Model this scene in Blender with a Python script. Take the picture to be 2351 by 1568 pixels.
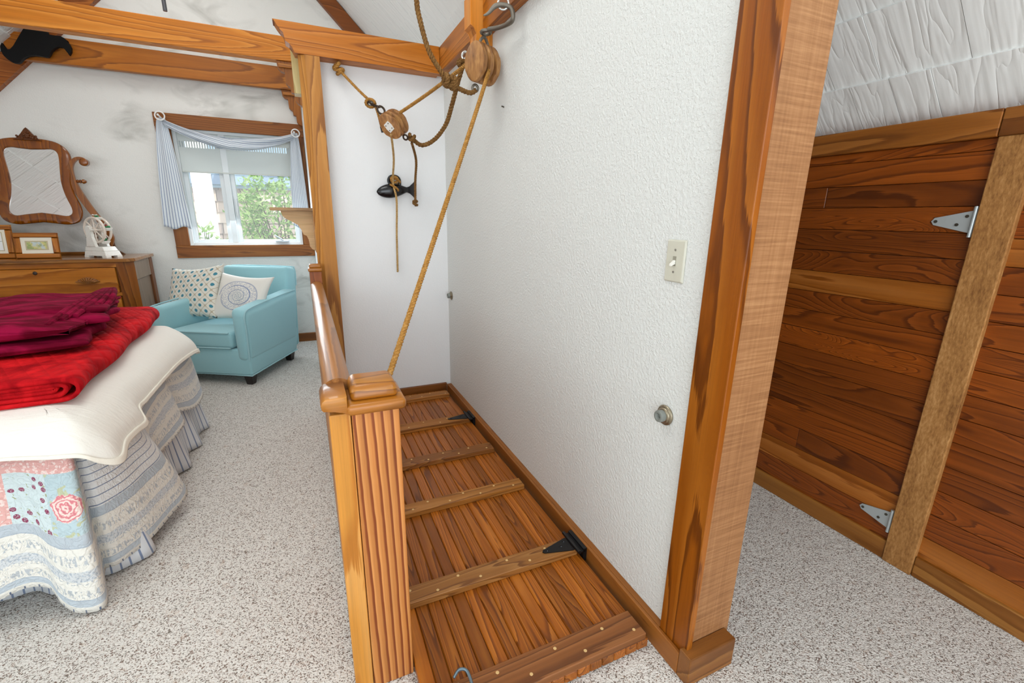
import bpy, bmesh, math, random
from mathutils import Vector, Matrix
random.seed(7)
for o in list(bpy.data.objects): bpy.data.objects.remove(o)
S = bpy.context.scene
COL = S.collection
PI = math.pi

# ------------------------------------------------------------------ camera, world, lights
cam = bpy.data.cameras.new('camera'); cam.sensor_width = 36; cam.lens = 15.8159; cam.clip_start = .02
co = bpy.data.objects.new('camera', cam); COL.objects.link(co)
rx, ry, rz = (0.91220758, -0.4094562, 0.01493128), (0.0953267, 0.24753358, 0.96417838), (-0.39848481, -0.87810748, 0.26483411)
co.matrix_world = Matrix(((rx[0], ry[0], rz[0], -.93), (rx[1], ry[1], rz[1], 0), (rx[2], ry[2], rz[2], 1.32), (0, 0, 0, 1)))
S.camera = co
W = bpy.data.worlds.new('sky'); S.world = W; W.use_nodes = True
W.node_tree.nodes['Background'].inputs[0].default_value = (.86, .93, 1, 1)
W.node_tree.nodes['Background'].inputs[1].default_value = 3.2
def area(name, loc, target, sx, sy, power, color):
    l = bpy.data.lights.new(name, 'AREA'); l.shape = 'RECTANGLE'; l.size = sx; l.size_y = sy; l.energy = power; l.color = color
    o = bpy.data.objects.new(name, l); COL.objects.link(o); o.location = loc
    o.rotation_euler = (Vector(target)-Vector(loc)).to_track_quat('-Z', 'Y').to_euler()
    return o
sun = bpy.data.lights.new('sun', 'SUN'); sun.energy = 5; sun.angle = .02; sun.color = (1, .95, .86)
so = bpy.data.objects.new('sun', sun); COL.objects.link(so)
so.rotation_euler = (Vector((.25, .7, -.8))).to_track_quat('-Z', 'Y').to_euler()
area('back_fill', (-1.5, -2.5, 1.5), (-1.5, 5, 1.5), 3.4, 2.2, 74, (.90, .965, 1))  # unseen soft fill added behind the camera for even room light
area('left_fill', (-3.45, 1.2, 1.75), (0, 2.2, 1.1), 2.6, 1.1, 24, (.88, .96, 1))  # added side fill; the left wall itself is solid
area('window_daylight', (-1.42, 5.16, 1.4), (-1.4, 2.5, 0), .85, .55, 14, (.86, .94, 1))
area('ceiling_fill', (-1.29, 1.6, 3.55), (-1.29, 1.61, 0), 1.2, 1.2, 30, (.98, .98, .95))  # added overhead fill near the ridge, no fixture modelled
area('far_ceiling_fill', (-1.75, 4.0, 3.45), (-1.75, 4.01, 0), .9, .9, 24, (.98, .98, .95))  # second overhead fill, added to lift the far end of the room
pl_ = bpy.data.lights.new('passage_fill', 'POINT'); pl_.energy = 24; pl_.color = (.92, .97, 1); pl_.shadow_soft_size = .25  # unseen point fill added to brighten right slope, knee wall and carpet
po_ = bpy.data.objects.new('passage_fill', pl_); COL.objects.link(po_); po_.location = (.45, -.9, 1.75)
S.view_settings.view_transform = 'Standard'; S.view_settings.look = 'None'
S.view_settings.exposure = -.42; S.view_settings.gamma = 1; S.view_settings.use_curve_mapping = False

# ------------------------------------------------------------------ node helpers
def lin(c):
    if isinstance(c, str): c = tuple(int(c[i:i+2], 16) for i in (0, 2, 4))
    def f(v):
        v /= 255
        return v/12.92 if v <= .04045 else ((v+.055)/1.055)**2.4
    return (f(c[0]), f(c[1]), f(c[2]), 1)
class V:
    def __init__(s, g, k): s.g, s.k = g, k
    def __add__(s, o): return s.g.f('ADD', s, o)
    def __radd__(s, o): return s.g.f('ADD', o, s)
    def __sub__(s, o): return s.g.f('SUBTRACT', s, o)
    def __rsub__(s, o): return s.g.f('SUBTRACT', o, s)
    def __mul__(s, o): return s.g.f('MULTIPLY', s, o)
    def __rmul__(s, o): return s.g.f('MULTIPLY', o, s)
    def __truediv__(s, o): return s.g.f('DIVIDE', s, o)
    def lt(s, o): return s.g.f('LESS_THAN', s, o)
    def gt(s, o): return s.g.f('GREATER_THAN', s, o)
    def frac(s): return s.g.f('FRACT', s)
    def abs(s): return s.g.f('ABSOLUTE', s)
class G:
    def __init__(s, name):
        s.m = bpy.data.materials.new(name); s.m.use_nodes = True; s.t = s.m.node_tree; s.t.nodes.clear()
        s.o = s.t.nodes.new('ShaderNodeOutputMaterial')
    def put(s, sock, v):
        if isinstance(v, V): s.t.links.new(v.k, sock)
        elif isinstance(v, (tuple, list)) or isinstance(v, str):
            if isinstance(v, str): v = lin(v)
            n = len(sock.default_value); sock.default_value = tuple(v)[:n] if len(v) >= n else tuple(v)+(1,)
        else: sock.default_value = v
    def node(s, ty, **kw):
        n = s.t.nodes.new(ty)
        for k, v in kw.items(): setattr(n, k, v)
        return n
    def f(s, op, a, b=0.0, c=None):
        n = s.node('ShaderNodeMath', operation=op); s.put(n.inputs[0], a); s.put(n.inputs[1], b)
        if c is not None: s.put(n.inputs[2], c)
        return V(s, n.outputs[0])
    def coord(s, which='Object'): return V(s, s.node('ShaderNodeTexCoord').outputs[which])
    def rand(s): return V(s, s.node('ShaderNodeObjectInfo').outputs['Random'])
    def vmath(s, op, a, b=(0, 0, 0)):
        n = s.node('ShaderNodeVectorMath', operation=op); s.put(n.inputs[0], a); s.put(n.inputs[1], b); return V(s, n.outputs[0])
    def scale(s, v, sc): return s.vmath('MULTIPLY', v, sc)
    def xyz(s, v):
        n = s.node('ShaderNodeSeparateXYZ'); s.put(n.inputs[0], v); return [V(s, n.outputs[i]) for i in range(3)]
    def vec(s, x, y, z=0.0):
        n = s.node('ShaderNodeCombineXYZ')
        for i, q in enumerate((x, y, z)): s.put(n.inputs[i], q)
        return V(s, n.outputs[0])
    def noise(s, v, sc, det=2, rough=.5, dist=0, out='Fac'):
        n = s.node('ShaderNodeTexNoise'); s.put(n.inputs['Vector'], v)
        for k, q in (('Scale', sc), ('Detail', det), ('Roughness', rough), ('Distortion', dist)): s.put(n.inputs[k], q)
        return V(s, n.outputs[out])
    def voro(s, v, sc, feature='F1', rnd=1.0, out='Distance', dim='3D'):
        n = s.node('ShaderNodeTexVoronoi', feature=feature, voronoi_dimensions=dim); s.put(n.inputs['Vector'], v)
        s.put(n.inputs['Scale'], sc); s.put(n.inputs['Randomness'], rnd); return V(s, n.outputs[out])
    def ramp(s, f, stops, const=False):
        n = s.node('ShaderNodeValToRGB'); r = n.color_ramp
        if const: r.interpolation = 'CONSTANT'
        while len(r.elements) < len(stops): r.elements.new(.5)
        for e, (p, c) in zip(r.elements, stops):
            e.position = p; e.color = lin(c) if isinstance(c, str) else ((c, c, c, 1) if isinstance(c, (int, float)) else tuple(c))
        s.put(n.inputs[0], f); return V(s, n.outputs[0])
    def mix(s, f, a, b, blend='MIX'):
        n = s.node('ShaderNodeMix', data_type='RGBA', blend_type=blend); s.put(n.inputs[0], f); s.put(n.inputs[6], a); s.put(n.inputs[7], b)
        return V(s, n.outputs[2])
    def hsv(s, c, h=.5, sat=1.0, v=1.0):
        n = s.node('ShaderNodeHueSaturation'); s.put(n.inputs['Hue'], h); s.put(n.inputs['Saturation'], sat); s.put(n.inputs['Value'], v)
        s.put(n.inputs['Color'], c); return V(s, n.outputs[0])
    def done(s, color, rough=.5, bump=None, bd=.002, bs=1.0, metal=0.0, spec=.5, sheen=0.0, trans=0.0, coat=0.0):
        p = s.node('ShaderNodeBsdfPrincipled')
        s.put(p.inputs['Base Color'], color); s.put(p.inputs['Roughness'], rough); s.put(p.inputs['Metallic'], metal)
        s.put(p.inputs['Specular IOR Level'], spec); s.put(p.inputs['Sheen Weight'], sheen); s.put(p.inputs['Coat Weight'], coat)
        if trans: p.inputs['Transmission Weight'].default_value = trans
        if bump is not None:
            b = s.node('ShaderNodeBump'); b.inputs['Strength'].default_value = bs; b.inputs['Distance'].default_value = bd
            s.put(b.inputs['Height'], bump); s.t.links.new(b.outputs[0], p.inputs['Normal'])
        s.t.links.new(p.outputs[0], s.o.inputs[0]); return s.m

_wc = {}
def wood(axis, light, mid, dark, rings=9, sc=5.0, rough=.45, vary=.35, stretch=.10, coat=0.0, fib=.35, bumpd=.0006, knots=False, warp=.6, con=.72, lines=None):
    key = (axis, light, mid, dark, rings, sc, rough, vary, stretch, coat, fib, knots, warp, con, lines)
    if key in _wc: return _wc[key]
    g = G('wood_grain'); c = g.coord(); r = g.rand()
    off = g.vec(r*37.0, r*91.0, r*53.0)
    i = 'XYZ'.index(axis)
    def along(k):
        st = [1.0, 1.0, 1.0]; st[i] = k; return g.vmath('ADD', g.scale(c, tuple(st)), off)
    fine = g.noise(along(.016), 230, 3, .65); mids = g.noise(along(.03), 70, 2, .6)
    wob = g.noise(along(.25), 26, 2, .6)
    if lines:
        xyz = g.xyz(c); a = xyz[0] if i != 0 else xyz[1]; b = xyz[1] if i == 2 else xyz[2]
        n = g.noise(along(.12), 3.2, 2, .5, .3)
        band = (a*float(lines)+b*float(lines)*.35+n*3.4+(wob-.5)*.30).frac()
    else:
        n = g.noise(along(stretch*.75), sc, 1.4, .45, warp*.7)
        band = (n*float(rings)*1.9+(wob-.5)*.30+(fine-.5)*.22).frac()
    ring = g.ramp(band, [(0, light), (.35, mid), (.56, mid), (.74, dark), (.93, dark), (1, light)] if lines else [(0, light), (.38, mid), (.72, mid), (.87, dark), (.95, dark), (1, light)])
    col = g.mix(con, lin(mid), ring)
    big = g.noise(along(.35), 2.2, 2, .5)
    val = g.f('MULTIPLY_ADD', r, vary, 1-vary/2)*g.f('MULTIPLY_ADD', big, .36, .82)*g.f('MULTIPLY_ADD', fine, fib*1.5, 1-fib*.75)*g.f('MULTIPLY_ADD', mids, .36, .82)
    if knots:
        kst = [1.0, 1.0, 1.0]; kst[i] = .5
        k = g.voro(g.vmath('ADD', g.scale(c, tuple(kst)), off), 2.0)
        col = g.mix(g.ramp(k, [(.02, .85), (.075, 0.0)]), col, lin((84, 44, 20)))
    col = g.hsv(col, h=.5005, sat=1.05, v=val*.90)
    m = g.done(col, rough, bump=fine*.7+band*.25, bd=bumpd, bs=.6, coat=coat, spec=.4)
    _wc[key] = m; return m
def fleck(name, a, b, c_, sc=1.0):
    g = G(name); c = g.coord()
    n = g.noise(g.scale(c, (1, 1, .35)), 150*sc, 3, .65); m = g.noise(g.scale(c, (1, 1, .3)), 9, 3, .6); k = g.noise(g.scale(c, (1, 1, .2)), 46, 2)
    return g.done(g.ramp(n*.42+m*.33+k*.25, [(.34, c_), (.5, b), (.64, a)]), .65, bump=n, bd=.001, spec=.3)
def flat(name, c, rough=.5, metal=0.0, spec=.5, coat=0.0):
    return G(name).done(lin(c), rough, metal=metal, spec=spec, coat=coat)

FIR = ('e0964f', 'c97d38', '9a5420')
def fir(axis, **k): return wood(axis, *FIR, **k)
TRIM = ('a96d3a', '8f5729', '6b3c1a')
def trimw(axis, **k): return wood(axis, *TRIM, **k)

# white walls -----------------------------------------------------
def wallmat(name, col, stip=1.0, smear=False):
    g = G(name); c = g.coord()
    n = g.noise(c, 95, 3, .6); n2 = g.noise(c, 3, 2)
    b = g.ramp(n, [(.42, 0.0), (.62, 1.0)])
    colr = lin(col)
    if smear:
        d = g.noise(g.scale(c, (1, 1, 1.9)), 2.3, 3, .55, 1.4)
        e = g.noise(g.vmath('ADD', c, (4, 2, 7)), 1.6, 2, .5, .5)
        msk = g.ramp(d, [(.50, 0.0), (.70, 1.0)])*g.ramp(e, [(.40, 0.0), (.60, .8)])
        colr = g.mix(msk, colr, lin((184, 183, 176)))
        trow = g.noise(g.scale(c, (1.2, 1, 4)), 9, 3, .6, 1.0)
        return g.done(colr, .8, bump=b*.3+trow*1.2, bd=.003*stip, bs=.6, spec=.2)
    return g.done(colr, .8, bump=b, bd=.0022*stip, bs=.55, spec=.25)
M_wall = wallmat('white_stipple_paint', (226, 228, 225))
M_far = wallmat('white_trowelled_plaster', (232, 231, 226), .8, True)
M_niche = wallmat('white_smooth_paint', (234, 235, 236), .35)
def ceilmat():
    g = G('painted_shake'); c = g.coord(); r = g.rand()
    q = g.vmath('ADD', c, g.vec(r*9.0, r*17.0, r*5.0))
    n = g.noise(g.scale(q, (1.3, 9, 1.3)), 2.3, 2.2, .5, .35)
    n2 = g.noise(g.scale(q, (1.2, 34, 1.2)), 2.6, 2, .5, .2)
    rid = g.f('POWER', g.f('ABSOLUTE', n-.5)*2.0, .6)
    return g.done(lin((246, 247, 245)), .62, bump=rid*.9+n2*.15, bd=.007, bs=.55, spec=.3)
M_ceil = ceilmat()
def carpetmat():
    g = G('speckled_carpet'); c = g.coord()
    w = g.noise(c, 60, 2, out='Color')
    cc = g.vmath('ADD', c, g.scale(w, (.010, .010, .010)))
    v = g.voro(cc, 300, out='Color'); vd = g.voro(cc, 190)
    rr = g.xyz(v); n = g.noise(c, 46, 3, .65); big = g.noise(c, 5, 2)
    t = rr[0]*.70+n*.30
    col = g.mix(g.noise(c, 90, 2)*.8, lin((230, 226, 220)), lin((206, 201, 194)))
    fl = g.mix(rr[1], lin((112, 74, 54)), lin((88, 84, 74)))
    col = g.mix(g.ramp(t, [(.25, .85), (.35, .0)]), col, fl)
    col = g.mix(g.ramp(g.noise(g.vmath('ADD', c, (3, 1, 0)), 26, 3, .7, .8), [(.60, 0.0), (.70, .35)]), col, lin((176, 142, 116)))
    return g.done(col, .95, bump=(1.0-vd)*.5+n*.7, bd=.008, bs=.7, spec=.1, sheen=.1)
M_carpet = carpetmat()

# ------------------------------------------------------------------ mesh helpers
INV = {}
def nb(): return bmesh.new()
def box(bm, x0, x1, y0, y1, z0, z1, bev=0, seg=2):
    vs = [bm.verts.new((x, y, z)) for x in (x0, x1) for y in (y0, y1) for z in (z0, z1)]
    idx = [(0, 1, 3, 2), (4, 6, 7, 5), (0, 4, 5, 1), (2, 3, 7, 6), (0, 2, 6, 4), (1, 5, 7, 3)]
    fs = [bm.faces.new([vs[i] for i in f]) for f in idx]
    if bev:
        es = list({e for f in fs for e in f.edges})
        bmesh.ops.bevel(bm, geom=es, offset=bev, segments=seg, profile=.5, affect='EDGES')
    return bm
def hexa(bm, bot, top, bev=0, seg=2):
    """loft between two 4 point rings"""
    a = [bm.verts.new(p) for p in bot]; b = [bm.verts.new(p) for p in top]
    fs = [bm.faces.new(a[::-1]), bm.faces.new(b)]
    for i in range(4): fs.append(bm.faces.new([a[i], a[(i+1) % 4], b[(i+1) % 4], b[i]]))
    if bev:
        es = list({e for f in fs for e in f.edges})
        bmesh.ops.bevel(bm, geom=es, offset=bev, segments=seg, profile=.5, affect='EDGES')
    return bm
def prism(bm, poly, fn, d0, d1, bev=0):
    """poly: 2d points; fn(u,v,d) -> 3d"""
    a = [bm.verts.new(fn(u, v, d0)) for u, v in poly]; b = [bm.verts.new(fn(u, v, d1)) for u, v in poly]
    n = len(poly); f0 = bm.faces.new(a); f1 = bm.faces.new(b[::-1])
    for i in range(n): bm.faces.new([a[i], b[i], b[(i+1) % n], a[(i+1) % n]])
    if bev:
        es = list(set(f0.edges) | set(f1.edges)); bmesh.ops.bevel(bm, geom=es, offset=bev, segments=2, profile=.5, affect='EDGES')
    return bm
def frame_at(d):
    d = d.normalized(); u = Vector((0, 0, 1)) if abs(d.z) < .9 else Vector((1, 0, 0))
    a = d.cross(u).normalized(); return a, d.cross(a).normalized()
def tube(bm, pts, rad, n=8, caps=True, closed=False):
    pts = [Vector(p) for p in pts]; m = len(pts); rings = []
    a = None
    for i, p in enumerate(pts):
        if closed: d = pts[(i+1) % m]-pts[i-1]
        else: d = pts[min(i+1, m-1)]-pts[max(i-1, 0)]
        d.normalize()
        if a is None: a, b = frame_at(d)
        else:
            a = (a-d*a.dot(d)).normalized()
        b = d.cross(a)
        r = rad(i/(m-1)) if callable(rad) else rad
        rings.append([bm.verts.new(p+a*(r*math.cos(2*PI*k/n))+b*(r*math.sin(2*PI*k/n))) for k in range(n)])
    for i in range(m if closed else m-1):
        R0, R1 = rings[i], rings[(i+1) % m]
        for k in range(n): bm.faces.new([R0[k], R0[(k+1) % n], R1[(k+1) % n], R1[k]])
    if caps and not closed: bm.faces.new(rings[0][::-1]); bm.faces.new(rings[-1])
    return bm
def cyl(bm, a, b, r, n=12): return tube(bm, [a, b], r, n)
def torus(bm, c, ax, R, r, n=24, k=8):
    a, b = frame_at(Vector(ax)); c = Vector(c)
    return tube(bm, [c+a*(R*math.cos(2*PI*i/n))+b*(R*math.sin(2*PI*i/n)) for i in range(n)], r, k, closed=True)
def lathe(bm, prof, c, ax=(0, 0, 1), n=20):
    """prof: (r, h) along ax"""
    ax = Vector(ax).normalized(); a, b = frame_at(ax); c = Vector(c); rings = []
    for r, h in prof:
        r = max(r, 1e-4)
        rings.append([bm.verts.new(c+ax*h+a*(r*math.cos(2*PI*k/n))+b*(r*math.sin(2*PI*k/n))) for k in range(n)])
    for R0, R1 in zip(rings, rings[1:]):
        for k in range(n): bm.faces.new([R0[k], R0[(k+1) % n], R1[(k+1) % n], R1[k]])
    bm.faces.new(rings[0][::-1]); bm.faces.new(rings[-1]); return bm
def ball(bm, c, r, sx=1, sy=1, sz=1, n=12):
    res = bmesh.ops.create_uvsphere(bm, u_segments=n, v_segments=max(6, n*2//3), radius=r)
    bmesh.ops.scale(bm, vec=(sx, sy, sz), verts=res['verts']); bmesh.ops.translate(bm, vec=c, verts=res['verts']); return bm
def cr(P, n, closed=False):
    """Catmull-Rom through P, n samples a span"""
    P = [Vector(p) for p in P]; out = []; m = len(P)
    for i in range(m if closed else m-1):
        g = (lambda j: P[j % m]) if closed else (lambda j: P[max(0, min(m-1, j))])
        a, b, c, d = g(i-1), g(i), g(i+1), g(i+2)
        for k in range(n):
            t = k/n
            out.append(.5*((2*b)+(c-a)*t+(2*a-5*b+4*c-d)*t*t+(3*b-a-3*c+d)*t**3))
    if not closed: out.append(P[-1])
    return out
def grid(bm, fn, nu, nv, uvf=None, closeu=False):
    uv = bm.loops.layers.uv.verify() if uvf else None
    vs = [[bm.verts.new(fn(i/nu, j/nv)) for j in range(nv+1)] for i in range(nu if closeu else nu+1)]
    for i in range(nu):
        for j in range(nv):
            ii = (i+1) % nu if closeu else i+1
            f = bm.faces.new([vs[i][j], vs[ii][j], vs[ii][j+1], vs[i][j+1]])
            if uv:
                for l, (a, b) in zip(f.loops, ((i, j), (i+1, j), (i+1, j+1), (i, j+1))): l[uv].uv = uvf(a/nu, b/nv)
    return bm
def obj(name, bm, mat, parent=None, smooth=False, local=False, solid=0, kind=None, sub=0):
    bmesh.ops.recalc_face_normals(bm, faces=bm.faces) if not solid else None
    if parent is not None and not local: bm.transform(INV[parent.name])
    me = bpy.data.meshes.new(name); bm.to_mesh(me); bm.free()
    if smooth:
        for p in me.polygons: p.use_smooth = True
        if smooth != 'all':
            try: me.set_sharp_from_angle(angle=math.radians(smooth if smooth is not True else 40))
            except Exception: pass
    o = bpy.data.objects.new(name, me); COL.objects.link(o); me.materials.append(mat)
    if parent is not None:
        o.parent = parent; INV[o.name] = INV[parent.name]
    else: INV[o.name] = Matrix.Identity(4)
    if solid:
        s = o.modifiers.new('thickness', 'SOLIDIFY'); s.thickness = solid; s.offset = 0
    if sub:
        s = o.modifiers.new('smooth', 'SUBSURF'); s.levels = sub; s.render_levels = sub
    if kind: o['kind'] = kind
    return o
def tag(o, label, cat, group=None):
    o['label'] = label; o['category'] = cat
    if group: o['group'] = group
    return o
def thing(name, loc, label, cat, rotz=0, group=None):
    o = bpy.data.objects.new(name, None); COL.objects.link(o); o.location = loc; o.rotation_euler = (0, 0, rotz); o.empty_display_size = .05
    INV[o.name] = (Matrix.Translation(loc) @ Matrix.Rotation(rotz, 4, 'Z')).inverted()
    return tag(o, label, cat, group)
def struct(name, bm, mat, **k): return obj(name, bm, mat, kind='structure', **k)
def solo(name, bm, mat, label, cat, group=None, **k): return tag(obj(name, bm, mat, **k), label, cat, group)
def bx(*a, **k): return box(nb(), *a, **k)

# ------------------------------------------------------------------ room shell
FY = 5.22
struct('floor', bx(-3.75, 1.3, -2.75, 5.3, -.12, 0), M_carpet)
bm = nb()   # far gable wall with window opening
OX0, OX1, OZ0, OZ1 = -1.925, -.945, 1.02, 2.05
box(bm, -3.75, OX0, FY, FY+.14, 0, 4.2); box(bm, OX1, 1.3, FY, FY+.14, 0, 4.2)
box(bm, OX0, OX1, FY, FY+.14, 0, OZ0); box(bm, OX0, OX1, FY, FY+.14, OZ1, 4.2)
struct('wall_far', bm, M_far)
# partition: white stippled wall with the switch; taller near the camera, low under the beam further back
bm = nb(); box(bm, 0, .0095, .76, .935, 0, 2.78); box(bm, 0, .15, .935, 2.335, 0, 2.66); box(bm, 0, .15, 2.335, 3.30, 0, 2.2)
struct('wall_partition', bm, M_wall)
# closet box behind the stairwell
bm = nb(); box(bm, -.845, 0, 3.2, 3.3, 0, 2.2)
struct('wall_niche', bm, M_niche)
bm = nb(); box(bm, -.845, -.745, 3.3, FY, 0, 2.2); box(bm, -.745, 1.12, 3.3, FY, 2.1, 2.2)
struct('wall_closet', bm, M_niche)
struct('wall_left', bx(-3.82, -3.7, -2.75, 5.3, 0, 1.75), M_wall)
bm = nb()   # wall behind the camera, wide opening
box(bm, -3.75, -3.3, -2.75, -2.62, 0, 4.2); box(bm, .3, 1.3, -2.75, -2.62, 0, 4.2); box(bm, -3.3, .3, -2.75, -2.62, 2.6, 4.2); box(bm, -3.3, .3, -2.75, -2.62, 0, .3)
struct('wall_back', bm, M_wall)
bm = nb()   # sloped ceilings, 45 degrees
RZ, RX = 4.12, -1.29
prism(bm, [(1.3, 2.83-1.3), (RX, RZ), (-3.9, RZ-2.61), (-3.9, RZ-2.61+.15), (RX, RZ+.15), (1.3, 2.98-1.3)], lambda u, v, d: (u, d, v), -2.75, 5.36)
ceil = struct('ceiling', bm, M_ceil)
# painted shakes of the right slope, one by one
DX = .171
for k in range(12):
    x0 = 1.19-DX*k; x1 = x0-DX
    y = -.55+random.random()*.1
    while y < 5.15:
        w = random.uniform(.10, .27); y1 = min(y+w, 5.2)
        if (y < 2.4 and k < 4) or (k >= 5 and y > 2.6):
            j = random.uniform(-.012, .012); t0 = .010+random.random()*.004; t1 = .003
            bm = nb(); a = x0+j; b = x1-.01
            nrm = Vector((-1, 0, -1)).normalized()
            pts = []
            for (xx, tt) in ((a, t0), (b, t1)):
                for yy in (y+.001, y1-.001):
                    pts.append(Vector((xx, yy, 2.83-xx)))
            q = [pts[0]+nrm*t1, pts[1]+nrm*t1, pts[3]+nrm*t0, pts[2]+nrm*t0]
            base = [pts[0]-nrm*.002, pts[1]-nrm*.002, pts[3]-nrm*.002, pts[2]-nrm*.002]
            hexa(bm, base, q)
            obj('shake', bm, M_ceil, ceil)
        y = y1

for k in range(7):
    x0 = -3.66+DX*k; x1 = x0+DX; y = 2.2+random.random()*.1
    while y < 5.15:
        w = random.uniform(.10, .27); y1 = min(y+w, 5.16); j = random.uniform(-.012, .012); t0 = .010+random.random()*.004
        nrm = Vector((1, 0, -1)).normalized(); pts = [Vector((xx, yy, 5.41+xx)) for xx in (x0+j, x1-.01) for yy in (y+.001, y1-.001)]
        hexa(bm := nb(), [pts[i]-nrm*.002 for i in (0, 1, 3, 2)], [pts[0]+nrm*.003, pts[1]+nrm*.003, pts[3]+nrm*t0, pts[2]+nrm*t0])
        obj('shake', bm, M_ceil, ceil); y = y1

# knee wall on the right, clad in cedar planks --------------------------------
CED = [wood('Y', '9c5428', '84441e', '54260e', rings=r, sc=s, rough=.38, vary=.5, stretch=.16, fib=.45, warp=w) for r, s, w in ((9, 6, .8), (14, 5, 1.6), (6, 8, .5), (17, 7, 2.2))]
CED.append(wood('Y', 'c07a42', 'a8642f', '824418', rings=5, sc=5, rough=.4, vary=.3, stretch=.12, fib=.4))
knee = struct('wall_right', bx(1.125, 1.3, -2.75, 5.3, 0, 1.655), flat('dark_backing', (50, 28, 16), .8))
ZB = [1.590, 1.553, 1.463, 1.380, 1.293, 1.205, 1.115, 1.025, .94, .855, .765, .675, .583, .487, .385, .285, .185, .075]
pick = [1, 0, 2, 3, 1, 3, 4, 1, 0, 3, 1, 2, 0, 1, 0, 4, 0, 2]
for i, (zt, zb) in enumerate(zip(ZB, ZB[1:])):
    segs = [(.72, 3.25)]
    if i == 2: segs = [(.72, 1.284), (1.284, 3.25)]
    if i == 14: segs = [(.72, 1.205), (1.205, 3.25)]
    if i in (5, 9): segs = [(.72, 2.0), (2.0, 3.25)]
    for a, b in segs:
        d = random.uniform(0, .003)
        obj('plank', bx(1.108+d, 1.127, a+.0008, b-.0008, zb+.0008, zt-.0008, bev=.0015, seg=1), CED[pick[i]], knee)
    d = random.uniform(0, .003)
    obj('plank', bx(1.112+d, 1.127, -1.2, .715, zb-.012, zt-.014, bev=.0015, seg=1), CED[pick[(i*5+3) % 17]], knee)
for y0, y1 in ((.778, 3.25), (-1.2, .776)):
    struct('trim_1' if y0 > 0 else 'trim_2', bx(1.086, 1.175, y0, y1, 1.590, 1.672, bev=.003), trimw('Y', rings=7))
struct('trim_3', bx(1.092, 1.128, .680, .776, 0, 1.590, bev=.003), fleck('rough_jamb_wood', 'c4925a', 'a5733e', '73481f'))
BASE = trimw('Y', rings=5)
struct('baseboard_right', bx(1.098, 1.128, .777, 3.25, 0, .082, bev=.004), wood('Y', 'a8743e', '946030', '744318', rings=5, sc=5))
struct('baseboard_front', bx(1.098, 1.128, -1.2, .679, 0, .085, bev=.004), wood('Y', 'a8743e', '946030', '744318', rings=4, sc=5))

def strap_hinge(name, parent, zc, mat, scr):
    """galvanised T hinge on the knee wall, strap towards +y"""
    x = 1.106
    h = obj(name, prism(nb(), [(.790, -.036), (.890, -.012), (.898, 0), (.890, .012), (.790, .036)], lambda u, v, d: (x-d, u, zc+v), 0, .003), mat, parent)
    bm = nb(); cyl(bm, (x-.006, .784, zc-.050), (x-.006, .784, zc+.050), .006, 10); box(bm, x-.006, x, .776, .790, zc-.048, zc+.048)
    obj('knuckle', bm, mat, h, smooth=True)
    for yy, zz in ((.885, 0), (.825, -.010), (.803, .018)):
        obj('screw', cyl(nb(), (x-.003, yy, zc+zz), (x-.0055, yy, zc+zz), .0052, 10), scr, h)
    return h
M_zinc = flat('zinc', (196, 204, 206), .42, .55)
M_screw = flat('screw_steel', (92, 88, 78), .4, .8)
M_black = flat('black_iron', (18, 18, 20), .42, .2)
strap_hinge('hinge', knee, 1.330, M_zinc, M_screw)
strap_hinge('hinge', knee, .172, M_zinc, M_screw)

# partition baseboards, casing, post -----------------------------------------
CAS = wood('Z', 'ae6a30', '965422', '5c2e10', rings=6.5, sc=4.6, con=.78, rough=.4, stretch=.085, fib=.35, vary=.1, warp=.35)
ct = thing('door_casing', (-.01, .78, 0), 'orange fir casing board covering the near end of the white partition wall', 'casing')
obj('board', bx(-.020, .0, .726, .838, .0, 2.79, bev=.0025), CAS, ct)
pt = thing('post', (.09, .8, 0), 'broad rough sawn wooden post at the end of the partition wall', 'post')
ROUGH = None
def roughsawn():
    g = G('rough_sawn_fir'); c = g.coord()
    a = g.noise(g.scale(c, (1, 1, 30)), 6, 3, .6); b = g.noise(g.scale(c, (40, 40, .7)), 3, 2, .5)
    big = g.noise(g.scale(c, (1, 1, .5)), 4, 3, .55)
    t = a*.45+b*.25+big*.3
    col = g.ramp(t, [(.33, '80542f'), (.5, '9c6c42'), (.66, 'b58558')])
    return g.done(col, .7, bump=a*.7+b*.4, bd=.0015, bs=.7)
obj('shaft', bx(.010, .168, .742, .93, 0, 2.655, bev=.004), roughsawn(), pt)
bm = nb(); box(bm, -.034, -.021, .7415, 3.175, 0, .078, bev=.003); box(bm, -.0215, -.0005, .8385, 3.175, 0, .078)
struct('baseboard_partition', bm, trimw('Y', rings=4, sc=4))
struct('baseboard_post', bx(-.034, .148, .697, .741, 0, .100, bev=.003), wood('X', 'b07a45', '986234', '70421c', rings=4, sc=5))
struct('baseboard_niche', bx(-.845, -.0345, 3.176, 3.199, 0, .085, bev=.003), trimw('X', rings=4))
struct('baseboard_far', bx(-3.7, -.846, 5.19, 5.219, 0, .088, bev=.003), trimw('X', rings=4))

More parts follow.
